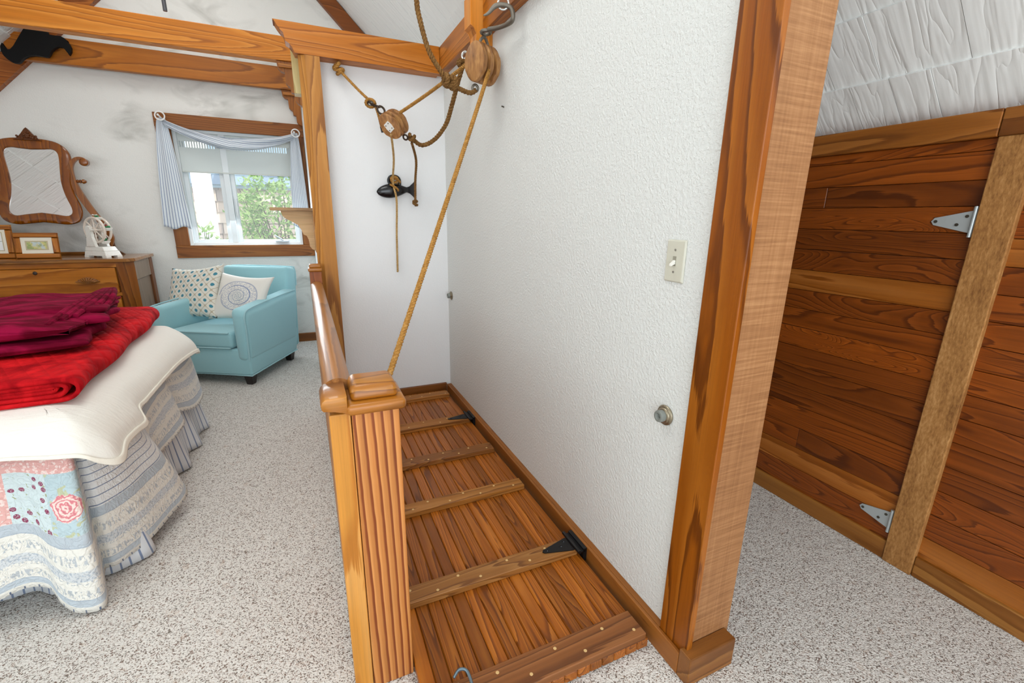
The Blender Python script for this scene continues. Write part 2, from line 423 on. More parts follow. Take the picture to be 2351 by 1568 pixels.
# ------------------------------------------------------------------ roof timbers
# rafters on the gable wall
RAFT = wood('X', 'b87038', '9c5826', '6e3814', rings=8, sc=4, stretch=.3, vary=.15, knots=True)
bm = nb(); prism(bm, [(-3.72, 5.207-3.72), (-1.29, 3.917), (-1.29, 4.10), (-3.72, 5.40-3.72)], lambda u, v, d: (u, d, v), 5.162, 5.218)
solo('rafter', bm, RAFT, 'dark brown sloping rafter rising right on the gable wall beside the black ornament', 'rafter')
bm = nb(); prism(bm, [(.38, 2.63-.38), (-1.29, 3.92), (-1.29, 4.10), (.38, 2.81-.38)], lambda u, v, d: (u, d, v), 5.162, 5.218)
solo('rafter', bm, wood('X', '9c5c2c', '82481e', '5c2e10', rings=8, sc=4, stretch=.3, vary=.1), 'dark brown sloping rafter running down right above the corner of the header beam', 'rafter')
BEAM = wood('X', 'e39a4c', 'c87a30', '98561e', rings=10, sc=3.6, stretch=.14, vary=.1, knots=True, rough=.5, warp=.5)
solo('tie_beam', bx(-3.1, -.848, 4.20, 4.29, 2.436, 2.60, bev=.004), BEAM, 'long golden fir tie beam crossing the room in front of the gable wall', 'beam')
solo('tie_beam', bx(-2.86, -.848, 5.098, 5.160, 2.437, 2.622, bev=.004), wood('X', 'c07a38', 'a86428', '7a441a', rings=9, sc=3.6, stretch=.14, vary=.1, knots=True), 'darker fir tie beam flat against the gable wall above the window', 'beam')
def corbel(y0, y1, zt, xr, label):
    t = thing('corbel', (xr, y0, zt), label, 'bracket')
    w = .152
    poly = [(0, 0), (-w, 0), (-w+.006, -.045), (-w+.022, -.066), (-w+.050, -.075), (-w+.052, -.145), (-w+.062, -.160), (-w+.080, -.172), (-w+.084, -.207), (-w+.106, -.212), (-w+.108, -.262), (-w+.120, -.28), (-w+.140, -.292), (0, -.296)]
    obj('bracket', prism(nb(), [(xr+a, zt+b) for a, b in poly], lambda u, v, d: (u, d, v), y0, y1), wood('Z', 'b9763a', 'a0602a', '74421c', rings=8, sc=7, vary=.25), t)
    obj('ledger', bx(xr-w+.012, xr, y0-.022, y0, zt-.046, zt-.020, bev=.003), wood('X', 'd08c4c', 'b87438', '8a5020', rings=4, sc=8), t)
corbel(4.215, 4.275, 2.435, -.847, 'stepped scroll-cut wooden corbel under the golden tie beam, beside a pale block')
corbel(5.12, 5.18, 2.436, -.847, 'stepped scroll-cut wooden corbel under the tie beam on the gable wall, above the window corner')
solo('filler_block', bx(-.902, -.8465, 3.31, 3.40, 2.03, 2.30, bev=.002), wood('Z', 'e0cf9c', 'd2bd86', 'b89c62', rings=5, sc=8), 'pale unfinished wood block beside the top of the niche post', 'block')
# header over the stairwell
HEAD = wood('X', 'd98f4c', 'c0742f', '8c4c1c', rings=11, sc=3.4, stretch=.15, vary=.08, knots=True, warp=.8)
hz0, hz1 = 2.19, 2.342
poly = [(-.052, hz0), (-.855, hz0), (-.882, hz0), (-.886, hz0+.012), (-.892, hz0+.03), (-.905, hz0+.045), (-.925, hz0+.055), (-.93, hz0+.095), (-.945, hz0+.105), (-.962, hz0+.128), (-.972, hz0+.150), (-.978, hz1-.005), (-.978, hz1), (-.052, hz1)]
solo('header_beam', prism(nb(), poly, lambda u, v, d: (u, d, v), 3.10, 3.198, bev=.002), HEAD, 'orange fir header beam with a scroll-cut left end above the niche', 'beam')
solo('side_beam', bx(-.050, .06, 2.425, 3.198, 2.2005, 2.342, bev=.003), wood('Y', 'c98444', 'b06c30', '86501e', rings=9, sc=3.6, vary=.1), 'fir side beam running toward the viewer on the low part of the partition wall', 'beam')
solo('upper_side_beam', bx(-.052, -.001, .95, 2.33, 2.18, 2.40, bev=.003), wood('Y', 'c8803c', 'ac6628', '7c441a', rings=9, sc=3.8, vary=.1), 'fir beam along the partition wall above the hook of the big pulley', 'beam')
pp = [(.0, 2.085), (-.055, 2.085), (-.082, 2.095), (-.088, 2.13), (-.082, 2.175), (-.095, 2.198), (-.115, 2.205), (-.115, 2.33), (-.100, 2.345), (-.118, 2.36), (-.135, 2.38), (-.142, 2.44), (-.142, 2.75), (.0, 2.75)]
solo('pendant_bracket', prism(nb(), pp, lambda u, v, d: (u, d, v), 2.332, 2.422, bev=.003), wood('Z', 'eaa35a', 'd98b40', 'a8632a', rings=8, sc=5, vary=.05), 'bright fir hanging bracket with scalloped left edge behind the big pulley', 'bracket')
# niche post
NP = wood('Z', 'cf9656', 'b67c40', '83512a', rings=8, sc=5, stretch=.09, vary=.05, rough=.55)
bm = nb(); prism(bm, [(-.832, 3.10), (-.755, 3.10), (-.755, 3.199), (-.868, 3.199), (-.868, 3.128)], lambda u, v, d: (u, v, d), 0, 2.189)
solo('niche_post', bm, NP, 'tall square wooden post at the left edge of the niche, with chamfered corner', 'post')
# dark rod from the ridge
bm = nb(); cyl(bm, (-1.612, 4.0, 2.575), (-1.612, 4.0, 3.796), .012, 12); lathe(bm, [(.05, 0), (.05, .012), (.02, .05), (.012, .05)], (-1.612, 4.0, 3.794), (0, 0, -1))
solo('hanging_rod', bm, flat('gun_metal', (92, 92, 96), .4, .6), 'grey metal rod hanging down in front of the white gable', 'rod', smooth=True)
# black ornament over the rafter and beam
z7 = 7.128
orn = [(530, 530), (560, 540), (850, 580), (832, 620), (840, 660), (870, 690), (960, 705), (1050, 715), (1100, 745), (1150, 790), (1130, 795), (1165, 830), (1185, 890), (1170, 950), (1125, 995), (1110, 950), (1080, 900), (1030, 865), (970, 858), (900, 875), (850, 915), (805, 965), (770, 995), (720, 990), (640, 968), (540, 948), (440, 950), (380, 970), (340, 1000), (300, 1035), (260, 1042), (190, 1030), (120, 980), (70, 920), (45, 850), (52, 790), (90, 745), (95, 780), (120, 825), (160, 850), (200, 850), (260, 800), (400, 660)]
def o2w(u, v):
    U, Vv = u/z7, v/z7
    return (-2.858+(U-6)*.0026, 2.487-(Vv-112)*.0034+(U-6)*.00072*.85)
bm = nb(); P2 = [o2w(u, v) for u, v in orn]
prism(bm, P2+[(P2[0][0]+.0, P2[0][1]+.0)][:0], lambda u, v, d: (u, d, v), 5.022, 5.056, bev=.003)
solo('black_ornament', bm, flat('black_paint', (4, 4, 5), .6, spec=.2), 'black flat cutout ornament with curled ends where rafter and tie beam meet', 'ornament')

# ------------------------------------------------------------------ trapdoor
TR = [wood('Y', 'bc763a', '9c5a28', '643214', rings=r, sc=s, stretch=.07, vary=.55, rough=.36, fib=.5, warp=w) for r, s, w in ((12, 7, .4), (20, 6, .3), (7, 9, .7))]
td = thing('trapdoor', (-.4, 2, .015), 'narrow-boarded wooden trapdoor with battens lying over the stairwell', 'trapdoor')
nbd = 16; xa, xb = -.752, -.052; bw = (xb-xa)/nbd
for i in range(nbd):
    obj('plank', bx(xa+bw*i+.0006, xa+bw*(i+1)-.0006, .846, 3.165, .004, .036, bev=.003, seg=1), TR[(i*7 % 5) % 3], td)
BT = [(.846, .940, 'a06a42', '87542f', '5c341a', 5), (1.252, 1.327, 'b88552', 'a06c3c', '6c4020', 14), (1.735, 1.803, 'c48a50', 'aa7038', '7c4c24', 6), (2.128, 2.205, 'a4703e', '885429', '5c3418', 10), (2.545, 2.632, 'b87c42', 'a0662e', '744520', 6), (3.010, 3.087, 'b98048', 'a46a34', '744520', 5)]
M_plug = flat('pale_wood_filler', (212, 176, 118), .6)
bats = []
for i, (a, b, l, m, d, r) in enumerate(BT):
    o = obj('batten', bx(-.748, -.064, a, b, .0362, .062, bev=.002, seg=1), wood('X', l, m, d, rings=r, sc=7, stretch=.12, vary=.1, rough=.5, warp=1.5 if r > 8 else .4), td)
    bats.append(o); bm = nb()
    for k in range(8):
        x = -.70+.085*k+random.uniform(-.02, .02); y = a+(b-a)*(.28 if k % 2 else .74)
        lathe(bm, [(.0055, 0), (.0045, .0012)], (x, y, .0618), n=10)
    obj('wood_plugs', bm, M_plug, o, kind='stuff')
def floor_hinge(yc, parent, o):
    z = .0625
    h = obj('strap_hinge', prism(nb(), [(-.195, -.008), (-.085, -.036), (-.078, -.036), (-.078, .036), (-.085, .036), (-.195, .008), (-.201, 0)], lambda u, v, d: (u, yc+v, z+d), 0, .004), M_black, parent)
    bm = nb(); cyl(bm, (-.070, yc-.062, z+.006), (-.070, yc+.062, z+.006), .0075, 10); box(bm, -.050, -.035, yc-.058, yc+.058, .02, .075); box(bm, -.066, -.04, yc-.058, yc+.058, z, z+.004)
    obj('knuckle', bm, M_black, h, smooth=True)
    for xx, yy in ((-.180, 0), (-.118, .0), (-.095, .020)):
        obj('screw', lathe(nb(), [(.006, 0), (.004, .003)], (xx, yc+yy, z+.004), n=10), flat('dark_screw', (40, 40, 42), .3, .6), h)
floor_hinge(1.288, td, o); floor_hinge(2.588, td, o)
la = obj('latch', bx(-.735, -.655, .885, .925, .062, .074, bev=.004), M_zinc, td, smooth=True)
bm = nb(); tube(bm, cr([(-.668, .935, .082), (-.650, .945, .090), (-.632, .935, .092), (-.628, .905, .088), (-.632, .87, .084)], 6), .0045, 8)
obj('latch_handle', bm, flat('bluish_steel', (120, 140, 152), .3, .8), la, smooth=True)
obj('latch_screw', lathe(nb(), [(.012, 0), (.012, .004), (.006, .005)], (-.662, .905, .074), n=14), M_zinc, la)
obj('latch_plate', hexa(nb(), [(-.715, .915, .074), (-.68, .925, .074), (-.672, .895, .074), (-.715, .89, .074)], [(-.705, .912, .084), (-.685, .915, .084), (-.68, .90, .084), (-.71, .895, .084)]), M_zinc, la)

# ------------------------------------------------------------------ railing
rt = thing('railing', (-.89, 2.1, 0), 'glossy wooden handrail on a boarded half wall with square newel post', 'railing')
NEW = wood('Z', 'dc9a60', 'c6824c', '864424', vary=.02, rough=.42, lines=44, con=1.0)
nw = obj('newel_post', bx(-.868, -.755, 1.060, 1.172, 0, .862, bev=.003), NEW, rt)
obj('end_board', bx(-.918, -.8695, 1.066, 1.16, 0, .862, bev=.003), wood('Z', 'e2a866', 'd09048', 'b06c30', rings=7, sc=5, stretch=.08, vary=.03, knots=True), rt)
for i in range(5):
    y0 = 1.161+i*.387
    obj('half_wall_panel', bx(-.915, -.872, y0, y0+.386, 0.02, .878, bev=.002), wood('Z', 'c98a50', 'b4743c', '8a5426', rings=6, sc=5), rt)
HR = wood('Y', 'b47c4a', 'a06a3a', '7e4e28', rings=5, sc=7, stretch=.06, vary=.02, rough=.36, coat=.15)
bm = nb(); pr = []
for i in range(13):
    a = PI*(i/12); pr.append((-.890+.036*math.cos(a), .895+.030*math.sin(a)))
pr += [(-.918, .872), (-.862, .872)]
prism(bm, pr, lambda u, v, d: (u, d, v), 1.150, 3.099)
obj('handrail', bm, HR, rt, smooth=50)
CAPW = wood('X', 'c6883f', 'aa6c30', '7c4a20', rings=4, sc=6, vary=.02, rough=.35, coat=.2)
bm = nb(); box(bm, -.880, -.740, 1.035, 1.185, .864, .892, bev=.011, seg=4)
obj('cap_base', bm, CAPW, rt, smooth=50)
bm = nb(); hexa(bm, [(-.870, 1.055, .892), (-.752, 1.055, .892), (-.752, 1.172, .892), (-.870, 1.172, .892)], [(-.862, 1.064, .930), (-.760, 1.064, .930), (-.760, 1.164, .930), (-.862, 1.164, .930)], bev=.013, seg=4)
obj('cap_top', bm, CAPW, rt, smooth=50)
bm = nb(); poly = [(-.932, .888), (-.934, .898), (-.930, .908), (-.922, .914), (-.876, .914), (-.876, .868), (-.884, .872), (-.892, .880), (-.904, .884), (-.918, .883), (-.928, .883)]
prism(bm, poly, lambda u, v, d: (u, d, v), 1.040, 1.152, bev=.003)
obj('cap_wing', bm, CAPW, rt, smooth=40)
bm = nb(); box(bm, -.924, -.855, 3.02, 3.098, .88, .985, bev=.003)
fp = obj('end_post', bm, wood('Z', 'a4623a', '8c4c28', '663418', rings=5, sc=6), rt)
bm = nb(); box(bm, -.930, -.850, 3.01, 3.098, .985, 1.006, bev=.006, seg=3); box(bm, -.922, -.856, 3.02, 3.098, 1.006, 1.028, bev=.006, seg=3)
obj('end_cap', bm, CAPW, fp, smooth=40)

# corner shelf on the closet wall
sh = thing('wall_shelf', (-.85, 3.7, 1.35), 'small plywood shelf on a scroll bracket fixed beside the niche post', 'shelf')
PLY = wood('X', 'dfbd92', 'd9b489', 'c9a070', rings=4, sc=6, rough=.6, vary=.02, con=.3)
obj('shelf_board', bx(-1.125, -.846, 3.52, 3.80, 1.345, 1.365, bev=.002), wood('X', 'b59268', 'a58058', '866240', rings=5, sc=6), sh)
poly = [(-.866, 1.344), (-1.065, 1.344), (-1.055, 1.31), (-1.035, 1.29), (-1.0, 1.272), (-.965, 1.25), (-.945, 1.215), (-.935, 1.185), (-.915, 1.175), (-.905, 1.15), (-.90, 1.10), (-.885, 1.08), (-.866, 1.07)]
obj('bracket', prism(nb(), poly, lambda u, v, d: (u, d, v), 3.60, 3.62), PLY, sh)
obj('bracket_back', bx(-.8655, -.8465, 3.56, 3.66, 1.06, 1.344, bev=.002), wood('Z', 'd0a06a', 'c08c54', '9a6a38', rings=5, sc=6), sh)

# ------------------------------------------------------------------ far window
CW = wood('X', 'a46a36', '8c5326', '683a16', rings=9, sc=5, vary=.12, rough=.5)
CWZ = wood('Z', 'a46a36', '8c5326', '683a16', rings=9, sc=5, vary=.12, rough=.5)
M_vinyl = flat('white_vinyl', (226, 232, 234), .4)
w1 = struct('window_1', bx(-1.925, -.945, 5.315, 5.35, 1.02, 1.05), M_vinyl)
obj('casing', bx(-2.035, -.846, 5.192, 5.219, 2.045, 2.162, bev=.003), CW, w1)
obj('casing', bx(-2.035, -.846, 5.192, 5.219, .908, 1.022, bev=.003), CW, w1)
obj('casing', bx(-2.033, -1.922, 5.194, 5.219, 1.022, 2.045, bev=.003), CWZ, w1)
obj('casing', bx(-.950, -.848, 5.194, 5.219, 1.022, 2.045, bev=.003), CWZ, w1)
bm = nb()
for a in ((-1.924, -1.895, 1.022, 2.048), (-.975, -.946, 1.022, 2.048), (-1.895, -.975, 1.022, 1.046), (-1.895, -.975, 2.02, 2.048), (-1.575, -1.525, 1.046, 2.02)):
    box(bm, a[0], a[1], 5.235, 5.345, a[2], a[3], bev=.003)
obj('window_frame', bm, M_vinyl, w1)
def glassmat():
    g = G('window_glass'); tr = g.node('ShaderNodeBsdfTransparent'); gl = g.node('ShaderNodeBsdfGlossy'); gl.inputs['Roughness'].default_value = .02
    fr = g.node('ShaderNodeFresnel'); fr.inputs[0].default_value = 1.45; mx = g.node('ShaderNodeMixShader')
    g.t.links.new(fr.outputs[0], mx.inputs[0]); g.t.links.new(tr.outputs[0], mx.inputs[1]); g.t.links.new(gl.outputs[0], mx.inputs[2]); g.t.links.new(mx.outputs[0], g.o.inputs[0])
    return g.m
M_glass = glassmat()
for x0, x1 in ((-1.895, -1.575), (-1.525, -.975)):
    bm = nb(); w = .036
    for a in ((x0, x0+w, 1.046, 2.02), (x1-w, x1, 1.046, 2.02), (x0+w, x1-w, 1.046, 1.046+.028), (x0+w, x1-w, 1.99, 2.02)):
        box(bm, a[0], a[1], 5.262, 5.315, a[2], a[3], bev=.003)
    s_ = obj('sash', bm, M_vinyl, w1)
    obj('pane', bx(x0+w, x1-w, 5.285, 5.289, 1.074, 1.99), M_glass, s_)
bm = nb(); box(bm, -1.20, -1.08, 5.205, 5.262, 1.046, 1.066, bev=.006); tube(bm, [(-1.13, 5.215, 1.068), (-1.17, 5.195, 1.095), (-1.20, 5.185, 1.118)], .008, 8)
obj('crank_handle', bm, flat('grey_crank', (206, 214, 218), .4), w1, smooth=True)
bm = nb(); box(bm, -1.508, -1.492, 5.235, 5.262, 1.28, 1.46, bev=.004); box(bm, -1.506, -1.494, 5.215, 5.24, 1.30, 1.36, bev=.003)
obj('sash_lock', bm, M_vinyl, w1)
# roller shade with a pierced band
def shademat():
    g = G('shade_fabric'); p = g.node('ShaderNodeBsdfPrincipled'); p.inputs['Base Color'].default_value = lin((214, 222, 220)); p.inputs['Roughness'].default_value = .8
    t = g.node('ShaderNodeBsdfTranslucent'); t.inputs[0].default_value = lin((205, 220, 222)); mx = g.node('ShaderNodeMixShader'); mx.inputs[0].default_value = .02
    g.t.links.new(p.outputs[0], mx.inputs[1]); g.t.links.new(t.outputs[0], mx.inputs[2]); g.t.links.new(mx.outputs[0], g.o.inputs[0]); return g.m
shd = thing('roller_shade', (-1.43, 5.235, 1.69), 'pale half-drawn roller shade with a pierced band in the far window', 'window shade')
obj('shade_cloth', bx(-1.893, -.977, 5.238, 5.240, 1.688, 1.895), shademat(), shd)
obj('shade_cloth', bx(-1.893, -.977, 5.238, 5.240, 1.945, 2.018), shademat(), shd)
bm = nb()
for i in range(46): box(bm, -1.893+.02*i, -1.893+.02*i+.011, 5.238, 5.240, 1.895, 1.945)
obj('pierced_band', bm, shademat(), shd)
obj('hem_bar', bx(-1.893, -.977, 5.232, 5.244, 1.680, 1.692, bev=.003), flat('hem', (205, 210, 205), .6), shd)

# scarf valance, striped
def ticking(name, pitch=.021, axis=0, base=(222, 228, 232), stripe=(120, 140, 172), w=.16):
    g = G(name); u = g.xyz(g.coord('UV'))[axis]
    n = g.noise(g.coord(), 14, 2)
    a = ((u+n*.002)/pitch).frac()
    msk = g.f('LESS_THAN', (a-.5).abs(), w/2)
    wv = g.noise(g.coord(), 420, 2)
    return g.done(g.mix(msk*.85, lin(base), lin(stripe)), .85, bump=wv, bd=.0008, spec=.15, sheen=.2)
M_tick = ticking('blue_ticking', pitch=.025, w=.26, stripe=(104, 122, 160))
sv = thing('scarf_valance', (-1.44, 5.15, 2.1), 'white and blue striped scarf swagged across the far window with hanging tails', 'curtain')
def swag(u, v):
    x = -1.955+(1.03)*u
    top = 2.105-.105*math.sin(PI*u)**.8*(1 if u < .5 else .95)-.03*u
    wv = .05+.05*math.sin(PI*u)
    tw = math.sin(v*3*PI+u*9)*.012
    ang = (v-.5)*PI
    return (x, 5.150-.035*math.cos(ang)-tw-.012*math.cos(v*5*PI+u*4), top-wv*.5+wv*.5*math.sin(ang)+.0)
obj('swag', grid(nb(), swag, 60, 28, lambda u, v: (v*.22+u*.16, u)), M_tick, sv, smooth='all', solid=.002)
def tail(x0, xw0, xb0, xb1, z0, z1, n):
    def f(u, v):
        k = v**.6
        a = x0+(u-.5)*xw0; b = xb0+(xb1-xb0)*u
        x = a+(b-a)*k
        return (x, 5.152+.007*math.sin(u*n*PI)*(.3+.9*(1-v))-.014+.010*v, z0+(z1-z0)*v+.012*math.sin(u*n*PI+1)*v)
    return f
obj('left_tail', grid(nb(), tail(-1.965, .05, -2.09, -1.878, 2.11, 1.185, 3), 40, 40, lambda u, v: (u*.225, v)), M_tick, sv, smooth='all', solid=.002)
obj('right_tail', grid(nb(), tail(-.925, .05, -1.02, -.862, 2.075, 1.20, 3), 40, 40, lambda u, v: (u*.225, v)), M_tick, sv, smooth='all', solid=.002)
for x, z, l in ((-1.962, 2.118, 'white ring scarf holder at the left top corner of the window'), (-.915, 2.066, 'white ring scarf holder at the right top corner of the window')):
    t = thing('scarf_holder', (x, 5.19, z), l, 'curtain holder')
    obj('ring', torus(nb(), (x, 5.09, z), (0, 1, 0), .034, .0055), flat('white_enamel', (240, 240, 238), .3), t, smooth=True)
    bm = nb(); tube(bm, cr([(x, 5.19, z-.01), (x, 5.12, z-.01), (x-.006, 5.10, z), (x-.012, 5.09, z+.006)], 5), .006, 8); ball(bm, (x-.012, 5.088, z+.007), .009)
    obj('stem', bm, flat('white_enamel', (240, 240, 238), .3), t, smooth=True)

# ------------------------------------------------------------------ outside the window
nbh = thing('neighbour_house', (-1.4, 8.6, -2.8), 'weathered shingled house seen through the far window', 'house')
obj('wall', bx(-4.5, 1.5, 8.62, 8.8, -2.8, 1.75), flat('dark_sheathing', (90, 80, 72), .9), nbh)
SHG = [flat('grey_shingle', c, .9) for c in ((176, 158, 144), (158, 140, 128), (192, 176, 162), (148, 134, 126))]
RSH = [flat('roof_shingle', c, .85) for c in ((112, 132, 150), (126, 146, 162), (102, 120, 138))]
for r in range(9):
    z0 = .35+r*.165; x = -3.2+random.random()*.1
    while x < -.2:
        w = random.uniform(.11, .24); j = random.uniform(0, .012)
        obj('shingle', hexa(nb(), [(x+.004, 8.585-j, z0), (x+w-.004, 8.585-j, z0), (x+w-.004, 8.62, z0), (x+.004, 8.62, z0)], [(x+.004, 8.608, z0+.18), (x+w-.004, 8.608, z0+.18), (x+w-.004, 8.62, z0+.18), (x+.004, 8.62, z0+.18)]), random.choice(SHG), nbh)
        x += w
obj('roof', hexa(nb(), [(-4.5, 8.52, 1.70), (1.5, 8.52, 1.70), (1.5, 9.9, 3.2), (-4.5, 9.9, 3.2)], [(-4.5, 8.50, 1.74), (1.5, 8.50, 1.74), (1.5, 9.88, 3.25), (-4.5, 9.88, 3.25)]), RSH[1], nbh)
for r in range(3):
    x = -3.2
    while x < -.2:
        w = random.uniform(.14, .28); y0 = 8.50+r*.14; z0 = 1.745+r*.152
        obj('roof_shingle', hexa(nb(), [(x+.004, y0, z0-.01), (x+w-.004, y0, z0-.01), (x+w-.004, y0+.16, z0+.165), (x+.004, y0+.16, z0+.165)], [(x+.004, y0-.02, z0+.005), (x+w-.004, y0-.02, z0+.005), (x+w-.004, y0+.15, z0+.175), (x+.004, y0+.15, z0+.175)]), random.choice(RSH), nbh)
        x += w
solo('white_porch_post', bx(-2.30, -2.08, 7.9, 8.1, -2.8, 2.6, bev=.01), flat('white_trim_paint', (236, 236, 232), .6), 'white porch post outside the left pane of the far window', 'post')
struct('ground', bx(-9, 9, 5.6, 16, -2.95, -2.8), flat('lawn', (110, 130, 70), .9))
def leafmat():
    g = G('bright_leaf'); r = g.noise(g.coord(), 7, 2); 
    return g.done(g.ramp(r, [(.3, '6f9a4a'), (.5, '9cc060'), (.7, 'd0e09a')]), .5, spec=.4)
M_leaf = leafmat(); M_stem = flat('bark', (96, 78, 58), .9)
def shrub(x, y, ztop, wd, n, label):
    t = thing('leafy_shrub', (x, y, -2.8), label, 'shrub')
    bm = nb(); tube(bm, cr([(x, y, -2.8), (x+.04, y, -1.2), (x-.02, y, .3)], 6), .035, 8)
    tips = []
    for i in range(16):
        a = random.uniform(-1, 1); b = random.uniform(-1, 1); h = ztop-abs(a)*.35-random.random()*.35
        tip = Vector((x+a*wd, y+b*.28, h)); tips.append(tip)
        tube(bm, cr([(x, y, random.uniform(-1, .2)), (x+a*wd*.6, y+b*.15, h-.7), tip], 5), lambda s: .012*(1-s)+.003, 5)
    obj('stems', bm, M_stem, t, smooth=True)
    bm = nb()
    for i in range(n):
        tp = random.choice(tips); k = random.random()**1.4
        c = tp+Vector((random.gauss(0, .06)*(1+k), random.gauss(0, .06)*(1+k), -k*1.5+.02))
        d = Vector((random.uniform(-1, 1), random.uniform(-1, .6), random.uniform(-.1, .9))).normalized(); s1 = d.cross(Vector((random.random()-.5, random.random()-.5, 1))).normalized()
        L = random.uniform(.05, .10); w = L*.24; up = d.cross(s1)*L*.12
        p = [c, c+d*L*.45+s1*w+up, c+d*L, c+d*L*.45-s1*w+up, c+d*L*.5]
        vs = [bm.verts.new(q) for q in p]
        bm.faces.new([vs[0], vs[1], vs[4]]); bm.faces.new([vs[1], vs[2], vs[4]]); bm.faces.new([vs[2], vs[3], vs[4]]); bm.faces.new([vs[3], vs[0], vs[4]])
    obj('foliage', bm, M_leaf, t, kind='stuff')
shrub(-1.12, 6.9, 1.98, .50, 4200, 'tall bright green leafy shrub outside the right window pane')
shrub(-2.0, 6.2, 1.25, .22, 900, 'lower bright green leafy shrub outside the left window pane')

# ------------------------------------------------------------------ wall fittings
M_ivory = flat('ivory_plastic', (208, 206, 190), .35)
sw = thing('light_switch', (0, .96, 1.21), 'ivory toggle light switch on the white partition wall', 'light switch')
ya, yb, za, zb = .925, .997, 1.153, 1.270
bm = nb(); hexa(bm, [(-.0005, ya, za), (-.0005, yb, za), (-.0005, yb, zb), (-.0005, ya, zb)], [(-.006, ya+.004, za+.004), (-.006, yb-.004, za+.004), (-.006, yb-.004, zb-.004), (-.006, ya+.004, zb-.004)], bev=.0015)
obj('cover_plate', bm, M_ivory, sw)
yc, zc = .961, 1.212
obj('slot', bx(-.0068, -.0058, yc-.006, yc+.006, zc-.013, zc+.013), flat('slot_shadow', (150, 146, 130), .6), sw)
bm = nb(); hexa(bm, [(-.006, yc-.005, zc-.008), (-.006, yc+.005, zc-.008), (-.006, yc+.005, zc+.003), (-.006, yc-.005, zc+.003)], [(-.020, yc-.004, zc-.014), (-.020, yc+.004, zc-.014), (-.020, yc+.004, zc-.008), (-.020, yc-.004, zc-.008)], bev=.001)
obj('toggle', bm, flat('white_plastic', (236, 234, 226), .3), sw)
for dz in (-.030, .030): obj('screw', lathe(nb(), [(.0035, 0), (.003, .0012)], (-.006, yc, zc+dz), (-1, 0, 0), 10), flat('screw_ivory', (150, 148, 138), .4, .5), sw)
M_nickel = flat('worn_nickel', (150, 140, 120), .3, .9); M_rubber = flat('grey_rubber', (128, 132, 126), .6)
for y, z, l, s in ((.934, .762, 'round wall door stop with grey rubber bumper beside the near post', 1), (3.12, .772, 'round wall door stop low in the far corner of the niche', 1)):
    t = thing('door_stop', (0, y, z), l, 'door stop')
    obj('flange', lathe(nb(), [(.030, 0), (.031, .004), (.028, .008), (.024, .009), (.022, .012), (.018, .014)], (-.0005, y, z), (-1, 0, 0), 28), M_nickel, t, smooth=True)
    bm = nb(); lathe(bm, [(.018, .012), (.018, .026), (.0165, .030), (.011, .0305), (.008, .026), (.006, .02)], (-.0005, y, z), (-1, 0, 0), 24)
    obj('bumper', bm, M_rubber, t, smooth=True)
solo('wall_nail', cyl(nb(), (0.001, 2.185, 1.831), (-.012, 2.185, 1.834), .0035, 8), M_screw, 'tiny dark nail in the white partition wall right of the big pulley', 'nail')


# ------------------------------------------------------------------ ropes, pulleys, cleat
def ropemat(name, a, b, c):
    g = G(name); k = g.coord(); n = g.noise(k, 180, 3, .7); n2 = g.noise(k, 40, 2)
    return g.done(g.ramp(n*.7+n2*.3, [(.3, c), (.5, b), (.7, a)]), .9, bump=n, bd=.0015, spec=.15)
R_GOLD = ropemat('manila_rope', 'c99a58', 'a8793c', '6f4a20'); R_DARK = ropemat('weathered_rope', '9a7648', '7d5a32', '4f361c')
R_PALE = ropemat('thin_rope', 'd2b484', 'bb9862', '8d6a3c')
def ropebm(bm, P, R=.0085, pitch=.036, span=14, strands=3, seg=6):
    pts = cr(P, span); L = [0]
    for a, b in zip(pts, pts[1:]): L.append(L[-1]+(b-a).length)
    tot = L[-1]; n = max(8, int(tot/pitch*7)); j = 0; fr = []; a = None
    for i in range(n+1):
        s = tot*i/n
        while j < len(L)-2 and L[j+1] < s: j += 1
        t = (s-L[j])/max(L[j+1]-L[j], 1e-6); p = pts[j].lerp(pts[j+1], t); d = (pts[j+1]-pts[j]).normalized()
        if a is None: a, _ = frame_at(d)
        a = (a-d*a.dot(d)).normalized(); fr.append((p, a.copy(), d.cross(a), s))
    for k in range(strands):
        q = [p+(x*math.cos(s/pitch*2*PI/1.0+2*PI*k/strands)+y*math.sin(s/pitch*2*PI+2*PI*k/strands))*R*.55 for p, x, y, s in fr]
        tube(bm, q, R*.60, seg)
    return bm
def knotbm(bm, c, r, R=.008, turns=3, ax=(0, 0, 1)):
    a, b = frame_at(Vector(ax)); n = Vector(ax).normalized(); P = []
    for i in range(turns*8+1):
        t = i/8*2*PI
        P.append(Vector(c)+a*(r*math.cos(t))+b*(r*.8*math.sin(t))+n*(r*.9*math.sin(t*.37+.4)))
    return ropebm(bm, P, R, span=4)
bA, bB = Vector((-.10, 2.205, 2.005)), Vector((-.395, 2.88, 1.835))
